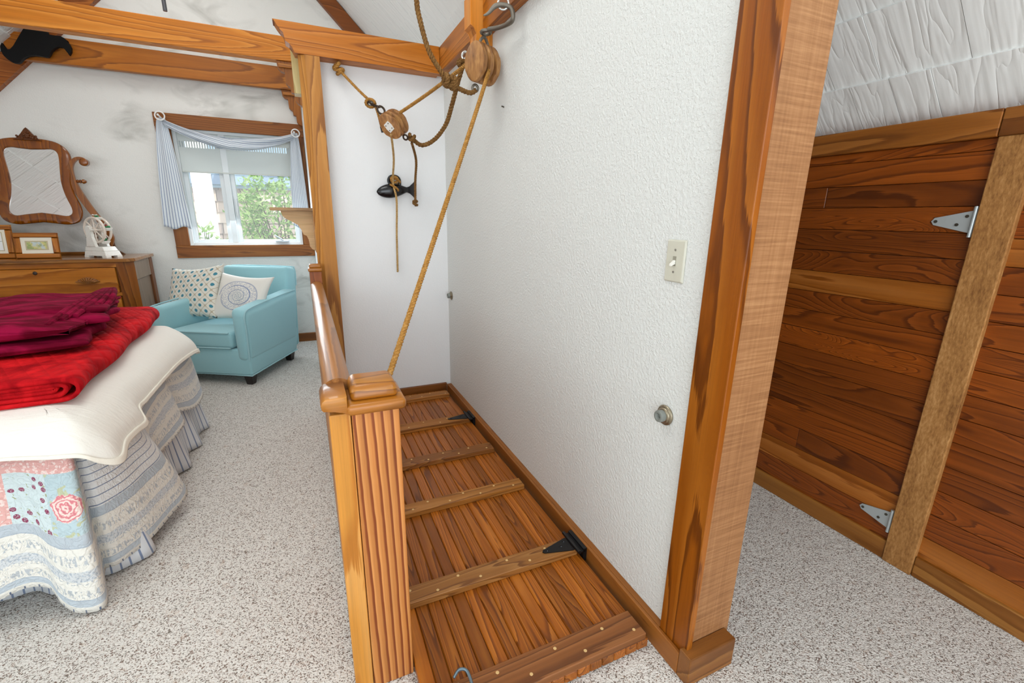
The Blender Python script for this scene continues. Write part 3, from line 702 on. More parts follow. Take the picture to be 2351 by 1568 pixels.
def block(name, c, axis, flat_n, label, L=.165, Wd=.115, T=.026, plate=False):
    """pulley block: axis = long direction, flat_n = normal of its cheeks"""
    axis = Vector(axis).normalized(); fn = Vector(flat_n); fn = (fn-axis*fn.dot(axis)).normalized(); sd = axis.cross(fn)
    t = thing(name, c, label, 'pulley')
    def shell(off, th, sc, nm, mat):
        poly = [(math.cos(2*PI*i/28)*Wd/2*sc, math.sin(2*PI*i/28)*L/2*sc) for i in range(28)]
        return obj(nm, prism(nb(), poly, lambda u, v, d: c+sd*u+axis*v+fn*d, off-th/2, off+th/2, bev=.007), BLK, t, smooth=35)
    for off in (-.048, 0, .048): ck = shell(off, T, 1, 'cheek', BLK)
    for off in (-.024, .024):
        bm = nb(); lathe(bm, [(.036, -.009), (.040, -.009), (.036, 0), (.040, .009), (.036, .009)], c+fn*off, fn, 20)
        obj('sheave', bm, flat('steel_sheave', (150, 156, 160), .3, .8), t, smooth=True)
    for off in (-.024, .024):
        for s in (-1, 1):
            bm = nb(); cc = c+fn*off+axis*(s*L*.42); box(bm, -.018, .018, -.012, .012, -.010, .010)
            bm.transform(Matrix.Translation(cc) @ Matrix((sd, fn, axis)).transposed().to_4x4()); obj('end_spacer', bm, BLK, t)
    return t, axis, fn, sd
def blkmat():
    g = G('oiled_block_wood'); c = g.coord(); n = g.noise(g.scale(c, (1, 1, .3)), 60, 3, .6); k = g.noise(c, 18, 2)
    col = g.ramp(n*.6+k*.4, [(.3, '6a4322'), (.48, '98683a'), (.66, 'b98850')])
    return g.done(col, .5, bump=n, bd=.001)
BLK = blkmat()
M_iron = flat('galvanised_iron', (120, 114, 104), .5, .7); M_dkiron = flat('rusty_iron', (74, 60, 48), .6, .6)
# big block with hook
ax = Vector((.03, -.10, 1)); tb, axis, fn, sd = block('pulley_block', bA, ax, (-.82, -.45, -.12), 'large two-sheave wooden pulley block hooked under the upper side beam')
top = bA+axis*.085
bm = nb()
for off in (-.026, .026): tube(bm, cr([bA+fn*off+axis*.05, bA+fn*off+axis*.085, top+axis*.018+fn*off*.4, top+axis*.024], 5), .007, 8)
obj('strop', bm, M_iron, tb, smooth=True)
hk = Vector((-.098, 1.985, 2.135)); e = top+axis*.034
bm = nb(); d = (hk-e)
torus(bm, e+d*.10, d.cross(Vector((1, 0, 0))), .021, .0075, 20, 8)
q = [e+d*.25, e+d*.55+Vector((.03, -.0, -.010)), hk+Vector((.035, -.025, -.03)), hk+Vector((.03, -.03, .01)), hk+Vector((.0, -.015, .024)), hk+Vector((-.03, .0, .02)), hk+Vector((-.055, .01, -.005)), hk+Vector((-.075, .015, -.016))]
tube(bm, cr(q, 6), lambda s: .0095 if s < .7 else .0105-.025*(s-.7), 10)
obj('hook', bm, M_iron, tb, smooth=True)
bm = nb(); torus(bm, hk+Vector((.0, -.014, .030)), (.5, .7, .1), .022, .004, 20, 8); cyl(bm, hk+Vector((.02, -.01, .045)), hk+Vector((.05, 0, .075)), .004, 8)
solo('screw_eye', bm, flat('bright_zinc', (214, 216, 214), .3, .6), 'bright screw eye in the upper side beam holding the big pulley hook', 'eye', smooth=True)
bot = bA-axis*.085
bm = nb(); torus(bm, bot+Vector((-.025, .02, -.012)), sd+fn*.5, .014, .006, 16, 8)
obj('becket', bm, M_iron, tb, smooth=True)
# small block
ax = Vector((-.62, .10, .70)); ts, axis2, fn2, sd2 = block('pulley_block', bB, ax, (-.72, -.66, -.28), 'small two-sheave wooden pulley block with white plate hanging by the niche wall', L=.15, Wd=.108, T=.022)
pl = [(-.018, -.026), (.018, -.026), (.022, 0), (.018, .026), (-.018, .026), (-.022, 0)]
cp = bB+fn2*.061
wp = obj('plate', prism(nb(), pl, lambda u, v, d: cp+sd2*u+axis2*v+fn2*d, -.002, .002), flat('white_plate', (226, 224, 218), .4), ts)
for u, v in ((-.011, -.015), (.011, -.015), (-.011, .015), (.011, .015)):
    obj('screw', cyl(nb(), cp+sd2*u+axis2*v+fn2*.002, cp+sd2*u+axis2*v+fn2*.0035, .003, 8), M_dkiron, wp)
upS = bB+axis2*.078; loS = bB-axis2*.080
th = Vector((-.510, 2.955, 1.945))
bm = nb(); d = th-upS
torus(bm, upS+d*.22, (.3, -1, .3), .022, .006, 20, 8); tube(bm, cr([upS+d*.30+Vector((.0, -.01, .015)), upS+d*.6+Vector((.014, -.01, .0)), th-d*.08, th+Vector((-.01, 0, .012)), th+Vector((-.022, 0, -.006))], 5), .007, 8)
obj('hook', bm, M_dkiron, ts, smooth=True)
bm = nb(); torus(bm, loS-axis2*.012, fn2, .014, .005, 16, 8)
obj('becket', bm, M_dkiron, ts, smooth=True)

def rope(label, mat, build):
    bm = nb(); build(bm); return solo('rope', bm, mat, label, 'rope', smooth='all')
# long fall from the big block to behind the newel cap
rope('long tight rope from the big pulley down to behind the newel post cap', R_GOLD, lambda bm: ropebm(bm, [bA+fn*.024+sd*.034+Vector((0, 0, .01)), bA+fn*.026+sd*.052+Vector((0, 0, -.05)), (-.80, 1.195, .78)], .0085, span=30))
rope('straight rope running from the big pulley across to the top of the small pulley', R_GOLD, lambda bm: ropebm(bm, [bA+fn*.024-sd*.030+Vector((0, 0, .02)), bA+(bB-bA)*.55+Vector((0, 0, .035)), bB+Vector((.03, -.04, .055))], .0085, span=16))
rope('thin rope hanging from the small pulley through the black cleat', R_PALE, lambda bm: ropebm(bm, [bB+Vector((-.025, -.03, -.06)), (-.385, 3.0, 1.66), (-.374, 3.13, 1.53), (-.362, 3.10, 1.42), (-.366, 3.135, 1.2), (-.368, 3.16, .95)], .0062, span=14))
def fC(bm):
    ropebm(bm, [(-.671, 3.150, 2.17), (-.62, 3.09, 2.10), (-.56, 3.02, 2.02), th+Vector((-.01, 0, .02))], .0075)
    knotbm(bm, (-.655, 3.135, 2.150), .024, .009, 3, (.5, .3, -.7)); knotbm(bm, th+Vector((0, -.005, .0)), .026, .007, 2, (.2, 1, .2))
    ropebm(bm, [th+Vector((.022, -.01, .0)), th+Vector((.040, -.01, -.06)), th+Vector((.055, -.005, -.125))], .007)
rc = rope('short rope knotted under the header beam, holding the small pulley hook', R_GOLD, fC)
obj('thimble', torus(nb(), th, (.2, 1, .2), .014, .005, 18, 8), M_iron, rc, smooth=True)
obj('rope_end', cyl(nb(), th+Vector((.054, -.005, -.118)), th+Vector((.061, -.004, -.150)), .009, 8), M_black, rc)
def fD(bm):
    P = [(-.060, 2.585, 2.130), (-.085, 2.63, 2.03), (-.10, 2.70, 1.93), (-.115, 2.78, 1.84), (-.165, 2.86, 1.765), (-.235, 2.90, 1.735), loS+Vector((.04, 0, -.005))]
    ropebm(bm, P, .012, pitch=.055, span=10)
    knotbm(bm, (-.068, 2.60, 2.115), .020, .009, 2, (0, 1, .4)); knotbm(bm, loS+Vector((.045, 0, -.008)), .018, .009, 2, (1, 0, -.3))
rd = rope('dark twisted rope sagging from the side beam to the bottom of the small pulley', R_DARK, fD)
obj('shackle', torus(nb(), (-.058, 2.590, 2.152), (.8, .5, 0), .018, .006, 16, 8), flat('bright_zinc', (214, 216, 214), .3, .6), rd, smooth=True)
def fE(bm):
    ropebm(bm, [loS+Vector((.050, .03, -.030)), (-.243, 3.02, 1.66), (-.247, 3.05, 1.53), (-.243, 3.09, 1.40)], .0075)
    knotbm(bm, (-.241, 3.10, 1.405), .014, .008, 2, (0, 0, 1))
rope('short frayed rope end hanging down beside the tail of the black cleat', R_DARK, fE)
kn = Vector((-.275, 2.21, 1.915))
def fF(bm):
    ropebm(bm, [kn, (-.300, 2.2, 1.945), (-.353, 2.2, 2.02), (-.388, 2.2, 2.13), (-.402, 2.2, 2.23), (-.41, 2.2, 2.6), (-.41, 2.2, 3.2)], .0105, pitch=.045)
    knotbm(bm, kn+Vector((.015, 0, 0)), .026, .0105, 4, (1, .2, -.2))
    ropebm(bm, [kn, kn+Vector((.07, .02, -.02)), bot+Vector((-.05, .02, -.035)), bot+Vector((-.022, .02, -.02))], .0105, pitch=.045)
rope('thick rope coming down from the ceiling, knotted to the bottom of the big pulley', R_DARK, fF)
# whale shaped cleat
tc = thing('black_cleat', (-.36, 3.19, 1.48), 'glossy black whale-shaped cleat on the niche wall with rope wrapped round', 'cleat')
M_gloss = flat('gloss_black', (14, 15, 18), .18)
bm = nb(); prof = [(-.475, .002), (-.465, .018), (-.44, .034), (-.40, .044), (-.36, .043), (-.32, .032), (-.285, .018), (-.268, .014)]
a, b = [], []
for i in range(len(prof)): pass
rings = []
pth = cr([(x, r, 0) for x, r in prof], 3)
for p in pth:
    rings.append([bm.verts.new((p.x, 3.165+p.y*.55*math.cos(2*PI*k/16), 1.482+(p.x+.36)*.10+p.y*math.sin(2*PI*k/16))) for k in range(16)])
for R0, R1 in zip(rings, rings[1:]):
    for k in range(16): bm.faces.new([R0[k], R0[(k+1) % 16], R1[(k+1) % 16], R1[k]])
bm.faces.new(rings[0]); bm.faces.new(rings[-1][::-1])
obj('body', bm, M_gloss, tc, smooth=True)
obj('tail', prism(nb(), [(-.285, 1.475), (-.258, 1.470), (-.232, 1.440), (-.224, 1.445), (-.226, 1.49), (-.222, 1.535), (-.23, 1.542), (-.258, 1.510), (-.285, 1.505)], lambda u, v, d: (u, d, v), 3.157, 3.173, bev=.003), M_gloss, tc)
bm = nb(); tube(bm, cr([(-.385, 3.165, 1.515), (-.395, 3.165, 1.545), (-.38, 3.165, 1.568), (-.345, 3.165, 1.570), (-.325, 3.165, 1.55), (-.325, 3.165, 1.512)], 5), .010, 8); cyl(bm, (-.36, 3.16, 1.48), (-.36, 3.199, 1.48), .014, 10)
obj('horn', bm, M_gloss, tc, smooth=True)
bm = nb(); knotbm(bm, (-.358, 3.160, 1.515), .034, .007, 2, (.3, .2, 1)); knotbm(bm, (-.362, 3.135, 1.548), .022, .0065, 2, (.1, 1, .2))
solo('rope_wrap', bm, R_GOLD, 'turns of tan rope wound over the black cleat', 'rope', smooth='all')

# ------------------------------------------------------------------ armchair
def fabric(name, c, c2, sc=700):
    g = G(name); k = g.coord(); n = g.noise(k, sc, 2, .6); m = g.noise(g.scale(k, (1, 1, 6)), 160, 2)
    return g.done(g.mix(n*.5+m*.3, lin(c), lin(c2)), .8, bump=n, bd=.0008, spec=.25, sheen=.3)
M_teal = fabric('sky_blue_weave', (164, 208, 214), (132, 186, 196)); M_pipe = fabric('sky_blue_piping', (168, 208, 214), (140, 188, 198))
ch = thing('armchair', (-1.56, 4.42, 0), 'light blue upholstered armchair with dark feet by the far window', 'armchair', math.radians(-30))
L = dict(local=True)
def cobj(n, bm, m, **k): return obj(n, bm, m, ch, local=True, **k)
fr = cobj('base', hexa(nb(), [(-.395, -.385, .085), (.395, -.385, .085), (.33, .36, .085), (-.33, .36, .085)], [(-.40, -.39, .30), (.40, -.39, .30), (.34, .40, .30), (-.34, .40, .30)], bev=.018, seg=3), M_teal, smooth=50)
for s, nm in ((1, 'right'), (-1, 'left')):
    bot = [(s*.295, -.40, .20), (s*.405, -.40, .20), (s*.345, .37, .20), (s*.235, .37, .20)]
    topq = [(s*.285, -.395, .625), (s*.42, -.395, .600), (s*.375, .40, .655), (s*.245, .40, .675)]
    if s < 0: bot, topq = bot[::-1], topq[::-1]
    ar = cobj('arm', hexa(nb(), bot, topq, bev=.045, seg=4), M_teal, smooth=60)
    bm = nb(); tube(bm, cr([(s*.402, -.400, .22), (s*.412, -.402, .45), (s*.410, -.398, .575), (s*.398, -.30, .615), (s*.372, .1, .642), (s*.36, .38, .655)], 6), .0055, 6)
    cobj('piping', bm, M_pipe, smooth=True)
bk = cobj('backrest', hexa(nb(), [(-.30, .27, .25), (.30, .27, .25), (.335, .42, .10), (-.335, .42, .10)], [(-.315, .37, .865), (.315, .37, .865), (.325, .50, .845), (-.325, .50, .845)], bev=.035, seg=4), M_teal, smooth=60)
bm = nb(); tube(bm, cr([(.322, .470, .68), (.318, .486, .79), (.308, .488, .838), (.28, .482, .852), (0, .478, .856), (-.28, .482, .852), (-.308, .488, .838), (-.318, .486, .79), (-.322, .470, .68)], 6), .0055, 6)
cobj('back_piping', bm, M_pipe, smooth=True)
bm = nb(); hexa(bm, [(-.278, -.402, .305), (.278, -.402, .305), (.235, .28, .305), (-.235, .28, .305)], [(-.278, -.402, .435), (.278, -.402, .435), (.235, .28, .425), (-.235, .28, .425)], bev=.028, seg=4)
for v in bm.verts:
    if v.co.z > .40: v.co.z += .035*max(0, 1-(v.co.x/.27)**2)*max(0, 1-((v.co.y+.06)/.34)**2)
cu = cobj('seat_cushion', bm, M_teal, smooth=60)
bm = nb()
for z in (.432, .312): tube(bm, [(-.262, -.404, z), (-.2, -.407, z), (.2, -.407, z), (.262, -.404, z)], .006, 6)
cobj('cushion_piping', bm, M_pipe, smooth=True)
bm = nb(); tube(bm, [(-.33, .36, .088), (-.396, -.387, .088), (.396, -.387, .088), (.33, .36, .088)], .006, 6); cobj('hem_piping', bm, M_pipe, smooth=True)
for x, y in ((.34, -.33), (-.34, -.33), (.285, .30), (-.285, .30)):
    cobj('foot', hexa(nb(), [(x-.024, y-.024, 0), (x+.024, y-.024, 0), (x+.024, y+.024, 0), (x-.024, y+.024, 0)], [(x-.036, y-.036, .086), (x+.036, y-.036, .086), (x+.036, y+.036, .086), (x-.036, y+.036, .086)], bev=.003), flat('espresso_wood', (28, 20, 18), .35))

# pillows
def pillow(name, center, w, h, t, rot, mat, label):
    th_ = thing(name, center, label, 'cushion')
    bm = nb(); uv = bm.loops.layers.uv.verify(); M = Matrix.Translation(center) @ rot.to_4x4(); N = 26
    def P(u, v, s):
        e = (1-u*u)*(1-v*v)
        x = u*w/2*(1-.13*(1-v*v)); y = v*h/2*(1-.13*(1-u*u))
        wr = .004*math.sin(u*7+v*4)*e
        return M @ Vector((x, y, s*(t/2*max(e, 0)**.42+wr)))
    for s in (1, -1):
        vs = [[bm.verts.new(P(-1+2*i/N, -1+2*j/N, s)) for j in range(N+1)] for i in range(N+1)]
        for i in range(N):
            for j in range(N):
                ids = ((i, j), (i+1, j), (i+1, j+1), (i, j+1)); f = bm.faces.new([vs[a][b] for a, b in ids])
                for l, (a, b) in zip(f.loops, ids): l[uv].uv = ((a/N-.5)*w, (b/N-.5)*h)
    bmesh.ops.remove_doubles(bm, verts=bm.verts, dist=.0004)
    obj('cover', bm, mat, th_, smooth='all')
    E = []
    for k in range(48):
        q = k/12; sgn = int(q); f = (q-sgn)*2-1
        u, v = ((f, -1), (1, f), (-f, 1), (-1, -f))[sgn]; E.append(P(u, v, 0))
    return th_, E
def dotmat():
    g = G('teal_dot_trellis'); u, v, _ = g.xyz(g.coord('UV')); n = g.noise(g.coord(), 500, 2)
    P_ = .096; a = u/P_; b = v/P_
    def cell(x): return (x.frac()-.5)
    s1 = g.f('SQRT', g.f('POWER', cell(a+b*0.0), 2.0)+g.f('POWER', cell(b), 2.0)); s2 = g.f('SQRT', g.f('POWER', cell(a+.5), 2.0)+g.f('POWER', cell(b+.5), 2.0))
    dot = g.f('MAXIMUM', s1.lt(.15), s2.lt(.15))
    la = g.f('COSINE', a*(2*PI))+g.f('COSINE', b*(2*PI)); ln = la.abs().lt(.16)
    col = g.mix(ln*.75, lin((222, 218, 206)), lin((176, 158, 128))); col = g.mix(dot, col, lin((66, 132, 150)))
    return g.done(col, .75, bump=n, bd=.0008, spec=.25, sheen=.2)
def shellmat():
    g = G('nautilus_print'); u, v, _ = g.xyz(g.coord('UV')); n = g.noise(g.coord(), 500, 2)
    x = u-.005; y = v+.005; r = g.f('SQRT', x*x+y*y*1.55)
    an = g.f('ARCTAN2', y*1.25, x)/(2*PI)
    t = (g.f('LOGARITHM', r+.0001, 2.718)/.55-an)
    fr_ = t.frac()
    rim = g.f('LESS_THAN', (fr_-.06).abs(), .085)
    lim = (.178+an*.030)
    inside = r.lt(lim)
    outl = (r-lim).abs().lt(.006)
    sp = g.voro(g.vec(u, v), 125, dim='2D').lt(.30); sp2 = g.noise(g.vec(u, v), 60, 2).gt(.44)
    spk = sp*sp2
    m = g.f('MAXIMUM', g.f('MAXIMUM', rim*r.lt(.140)*.75, spk*.75)*inside, outl*.45)
    deep = g.ramp(r, [(.02, '28688f'), (.13, '42639b')])
    return g.done(g.mix(m, lin((226, 222, 214)), deep), .8, bump=n, bd=.0008, spec=.2, sheen=.2)
def orient(yaw, tilt, roll):   # cushion normal faces -y, leaning back
    return (Matrix.Rotation(yaw, 3, 'Z') @ Matrix.Rotation(math.radians(90)-tilt, 3, 'X') @ Matrix.Rotation(roll, 3, 'Z'))
pillow('cushion', Vector((-1.83, 4.56, .668)), .54, .48, .14, orient(math.radians(-38), .45, math.radians(7)), dotmat(), 'cream cushion with teal dots and tan trellis lines on the blue armchair')
pillow('cushion', Vector((-1.46, 4.33, .640)), .48, .42, .13, orient(math.radians(-28), .50, math.radians(-4)), shellmat(), 'white cushion with blue spiral shell print on the blue armchair')

# ------------------------------------------------------------------ dresser, mirror, frames, figurine
DW = wood('X', 'd08a44', 'b8722f', '8a4c1a', rings=6, sc=4, stretch=.14, vary=.1, rough=.32, knots=True, coat=.2); DWZ = wood('Z', 'a8703c', '8c5628', '643a18', rings=6, sc=5, vary=.1, rough=.35)
DSD = wood('Z', '9a8474', '84705f', '62503f', rings=6, sc=5, vary=.08, rough=.4)
dr = thing('dresser', (-2.8, 4.85, 0), 'antique wooden dresser with wide drawers behind the bed', 'dresser')
FYD = 4.60; XR = -2.225
bm = nb(); prism(bm, [(-3.42, 4.585), (-2.25, 4.585), (-2.205, 4.63), (-2.205, 5.15), (-3.42, 5.15)], lambda u, v, d: (u, v, d), .933, .960, bev=.005)
obj('top', bm, wood('X', 'a8713c', '92602f', '6c4220', rings=6, sc=4, vary=.05, rough=.25, coat=.4), dr)
obj('carcass', bx(-3.40, -2.325, 4.625, 5.14, .10, .932), DWZ, dr)
bm = nb(); prism(bm, [(-2.325, 4.602), (-2.285, 4.602), (-2.225, 4.665), (-2.325, 4.665)], lambda u, v, d: (u, v, d), .0, .932)
obj('corner_stile', bm, wood('Z', '9c622e', '80491e', '5c3010', rings=6, sc=5, vary=.02, rough=.3), dr)
obj('side_rail', bx(-2.26, XR, 4.667, 5.10, .78, .932, bev=.004), DSD, dr)
obj('side_panel', bx(-2.26, XR-.014, 4.667, 5.06, .18, .779), DSD, dr)
obj('side_rail', bx(-2.26, XR, 4.667, 5.10, .10, .179, bev=.004), DSD, dr)
obj('back_stile', bx(-2.27, XR+.004, 5.062, 5.14, 0, .931, bev=.003), wood('Z', '8a5a38', '704428', '4e2c16', rings=5, sc=6, vary=.02), dr)
obj('front_rail', bx(-3.39, -2.326, 4.604, 4.63, .893, .932, bev=.002), DW, dr)
def pull(x, y, z, p):
    """carved leaf pull"""
    h = obj('handle', prism(nb(), [(x-.075, z-.004), (x-.055, z+.012), (x-.03, z+.026), (x, z+.034), (x+.03, z+.026), (x+.055, z+.012), (x+.075, z-.004), (x+.04, z-.014), (x, z-.018), (x-.04, z-.014)], lambda u, v, d: (u, d, v), y-.016, y, bev=.005), CARV, p, smooth=50)
    bm = nb()
    for k in range(9):
        a = (k-4)/4; tip = Vector((x+a*.070, y-.018, z+.030*(1-a*a)+.002)); tube(bm, [(x+a*.02, y-.020, z-.012), (x+a*.045, y-.028, z+.010*(1-a*a)), tip], lambda s: .0045+.004*math.sin(PI*s), 8)
    obj('carved_leaf', bm, CARV, h, smooth=True)
CARV = wood('X', 'b07840', '8c5626', '5c3414', rings=4, sc=9, vary=.1, rough=.22, coat=.5)
zs = [(.890, .692), (.660, .480), (.452, .28), (.255, .11)]
for i, (a, b) in enumerate(zs):
    d = obj('drawer', bx(-3.385, -2.335, 4.590, 4.628, b, a, bev=.006, seg=2), DW, dr)
    obj('rail', bx(-3.39, -2.326, 4.606, 4.63, b-.028, b-.002), DW, dr)
    pull(-2.515, 4.590, (a+b)/2-.002, d); pull(-3.115, 4.590, (a+b)/2-.002, d)
    obj('keyhole', lathe(nb(), [(.014, 0), (.012, .004), (.005, .006)], (-2.815+.02*i, 4.590, a-.028), (0, -1, 0), 14), flat('dark_keyhole', (46, 26, 14), .4), d)
# mirror
MW = wood('Z', '9c5c22', '84481a', '5c2e0c', rings=7, sc=5, vary=.02, rough=.25, coat=.5); MWX = wood('X', 'a8713c', '92602f', '6c4220', rings=5, sc=5, vary=.05, rough=.3)
mt = thing('dressing_mirror', (-2.8, 5.03, .96), 'swinging wood-framed mirror with carved crest standing on the dresser', 'mirror')
CXm, CZm = -2.845, 1.535
half_o = [(0, .335), (.08, .335), (.17, .315), (.225, .26), (.238, .19), (.222, .08), (.212, 0), (.222, -.08), (.248, -.17), (.252, -.24), (.225, -.30), (.16, -.325), (.08, -.318), (0, -.308)]
half_i = [(0, .253), (.07, .258), (.125, .262), (.158, .238), (.163, .19), (.155, .09), (.152, 0), (.165, -.10), (.190, -.19), (.188, -.235), (.155, -.256), (.09, -.245), (0, -.232)]
def full(hf, n=4):
    p = cr([(a, b, 0) for a, b in hf], n); L_ = [(-q.x, q.y) for q in p[1:-1]][::-1]
    return [(q.x, q.y) for q in p]+L_
TILT = math.radians(8)
def mp(u, v, d):
    y = d*math.cos(TILT)+v*math.sin(TILT); z = v*math.cos(TILT)-d*math.sin(TILT)
    return Vector((CXm+u, 5.035+y, CZm+z))
bm = nb(); o_, i_ = full(half_o), full(half_i); NN = 120
def resamp(p, n):
    # by angle, so that both outlines pair up
    out = []
    for k in range(n):
        a = 2*PI*k/n; best = None; dx, dy = math.sin(a), math.cos(a)
        for (x0, y0), (x1, y1) in zip(p, p[1:]+p[:1]):
            den = dx*(y1-y0)-dy*(x1-x0)
            if abs(den) < 1e-9: continue
            t = (x0*(y1-y0)-y0*(x1-x0))/den; s = (x0*dy-y0*dx)/den
            if t > 0 and -1e-6 <= s <= 1+1e-6: best = max(best or 0, t)
        out.append((dx*best, dy*best))
    return out
O, I = resamp(o_, NN), resamp(i_, NN)
sec = []
for (a, b), (c, d) in zip(O, I):
    ring = []
    for w_, dd in ((0, .012), (0, -.010), (.05, -.015), (.5, -.017), (.92, -.015), (.98, -.008), (1, .006)):
        ring.append(bm.verts.new(mp(a+(c-a)*w_, b+(d-b)*w_, dd)))
    sec.append(ring)
for k in range(NN):
    R0, R1 = sec[k], sec[(k+1) % NN]
    for j in range(6): bm.faces.new([R0[j], R0[j+1], R1[j+1], R1[j]])
obj('frame', bm, MW, mt, smooth=50)
obj('glass', prism(nb(), [(x*1.01, y*1.01) for x, y in I], mp, .002, .008), flat('mirror_silver', (246, 247, 245), .02, 1.0), mt)
obj('back_board', prism(nb(), [(x*.97, y*.97) for x, y in O], mp, .013, .020), MWX, mt)
bm = nb(); prism(bm, [(-.085, .318), (.085, .318), (.05, .34), (.035, .365), (.012, .40), (0, .415), (-.012, .40), (-.035, .365), (-.05, .34)], mp, -.022, .006, bev=.004)
for k in range(12): ball(bm, mp(random.uniform(-.06, .06), .33+random.random()*.02, -.026), .009, n=8)
for k in range(6): ball(bm, mp(random.uniform(-.022, .022), .355+random.random()*.03, -.026), .009, n=8)
obj('carved_crest', bm, wood('X', '7a4520', '5e3214', '3e1e0a', rings=4, sc=9, vary=.02, rough=.35), mt)
def harp(s):
    prof = [(.318, -.575, .05), (.385, -.46, .042), (.388, -.40, .036), (.352, -.31, .040), (.285, -.17, .046), (.232, -.02, .044), (.222, .09, .034), (.238, .155, .030), (.275, .195, .024), (.315, .200, .022), (.330, .185, .02)]
    pts = cr([(x, z, w) for x, z, w in prof], 6); bm = nb(); rings_ = []
    for k, p in enumerate(pts):
        q = pts[min(k+1, len(pts)-1)]-pts[max(k-1, 0)]; t = Vector((q.x, q.y)).normalized(); n_ = Vector((-t.y, t.x))
        a = Vector((p.x, p.y))+n_*p.z*.5; b = Vector((p.x, p.y))-n_*p.z*.5
        rings_.append([bm.verts.new((CXm+s*c.x, y, CZm+c.y)) for c, y in ((a, 5.035), (b, 5.035), (b, 5.062), (a, 5.062))])
    for R0, R1 in zip(rings_, rings_[1:]):
        for k in range(4): bm.faces.new([R0[k], R0[(k+1) % 4], R1[(k+1) % 4], R1[k]])
    bm.faces.new(rings_[0]); bm.faces.new(rings_[-1])
    h = obj('harp_arm', bm, wood('Z', 'b07038', '925524', '6c3c16', rings=6, sc=6, vary=.02, rough=.3), mt, smooth=40)
    bm = nb(); lathe(bm, [(.030, 0), (.030, .036), (.024, .040), (.012, .042)], (CXm+s*.325, 5.062, CZm+.172), (0, -1, 0), 20)
    obj('scroll', bm, MW, h, smooth=40)
    bm = nb(); lathe(bm, [(.010, 0), (.010, .02), (.016, .026), (.010, .034), (.016, .042), (.010, .050), (.018, .058), (.018, .066), (.008, .082)], (CXm+s*.228, 5.05, CZm+.022), (s, 0, 0), 14)
    obj('pivot_knob', bm, MW, mt, smooth=True)
    bm = nb(); prism(bm, [(CXm+s*.16, .961), (CXm+s*.46, .961), (CXm+s*.43, .985), (CXm+s*.40, .99), (CXm+s*.395, 1.08), (CXm+s*.37, 1.14), (CXm+s*.33, 1.16), (CXm+s*.25, 1.15), (CXm+s*.215, 1.12), (CXm+s*.225, 1.05), (CXm+s*.245, .99), (CXm+s*.19, .978)], lambda u, v, d: (u, d, v), 5.063, 5.09, bev=.003)
    obj('arm_base', bm, wood('Z', '8a5a30', '704420', '502c12', rings=5, sc=6, vary=.02), mt)
harp(1); harp(-1)
obj('base_rail', bx(-3.2, -2.43, 5.063, 5.10, .961, .985, bev=.003), MWX, mt)
# picture frames
FRW = wood('X', 'c98440', 'ae6a2a', '84481a', rings=5, sc=6, vary=.08, rough=.35)
M_mat = flat('cream_mat', (236, 230, 212), .8); M_paper = flat('white_paper', (240, 240, 238), .8)
def frame(x0, x1, z0, zt, y0, lean, label, art, wmat):
    c = Vector(((x0+x1)/2, y0, z0)); w = x1-x0; h = zt-z0
    t = thing('picture_frame', c, label, 'picture frame')
    def q(u, v, d): return Vector((c.x+u, y0+v*math.sin(lean)+d*math.cos(lean), z0+v*math.cos(lean)-d*math.sin(lean)))
    fw = .040
    for (a, b, e, f_) in ((-w/2, w/2, 0, fw), (-w/2, w/2, h-fw, h), (-w/2, -w/2+fw, fw, h-fw), (w/2-fw, w/2, fw, h-fw)):
        bm = nb(); hexa(bm, [q(a, e, .012), q(b, e, .012), q(b, f_, .012), q(a, f_, .012)], [q(a+.004, e+.004, -.008), q(b-.004, e+.004, -.008), q(b-.004, f_-.004, -.008), q(a+.004, f_-.004, -.008)], bev=.002)
        obj('frame_rail', bm, FRW if b-a > .1 else FRWZ, t)
    def slab(nm, m, i, d0, d1, mat): return obj(nm, prism(nb(), [(-w/2+i, i), (w/2-i, i), (w/2-i, h-i), (-w/2+i, h-i)], q, d0, d1), mat, t)
    slab('mat_board', 0, fw-.002, -.001, .003, M_mat)
    slab('mat_line', 0, fw+wmat*.72, -.0015, -.0009, flat('tan_line', (196, 184, 152), .8))
    slab('picture', 0, fw+wmat, -.0024, -.0014, art)
    obj('backing', prism(nb(), [(-w/2+.004, .004), (w/2-.004, .004), (w/2-.004, h-.004), (-w/2+.004, h-.004)], q, .0125, .018), flat('brown_card', (110, 84, 58), .9), t)
FRWZ = wood('Z', 'c98440', 'ae6a2a', '84481a', rings=5, sc=6, vary=.08, rough=.35)
def artmat(name, wash):
    g = G(name); c = g.coord(); n = g.noise(c, 22, 3, .6, 1.0); e = g.noise(g.vmath('ADD', c, (5, 1, 2)), 14, 2, .5, .6)
    if wash: col = g.mix(g.ramp(n, [(.45, 0.0), (.6, .8)]), g.ramp(e, [(.3, 'c8d4d4'), (.42, 'd8cf86'), (.52, 'a9b878'), (.62, 'cfe0dc'), (.72, 'd8a49c')]), lin((140, 160, 104)))
    else: col = g.mix(g.ramp(n, [(.60, 0.0), (.64, .8)])*g.ramp(e, [(.5, 0.0), (.56, 1.0)]), lin((238, 240, 240)), lin((120, 138, 110)))
    return g.done(col, .7)
frame(-2.965, -2.705, .9605, 1.158, 4.755, .16, 'low wide picture frame with a small watercolour, leaning by the mirror base', artmat('watercolour', True), .032)
frame(-3.27, -2.985, .9605, 1.215, 4.80, .14, 'taller picture frame with a botanical print, cut off by the left edge', artmat('botanical', False), .022)
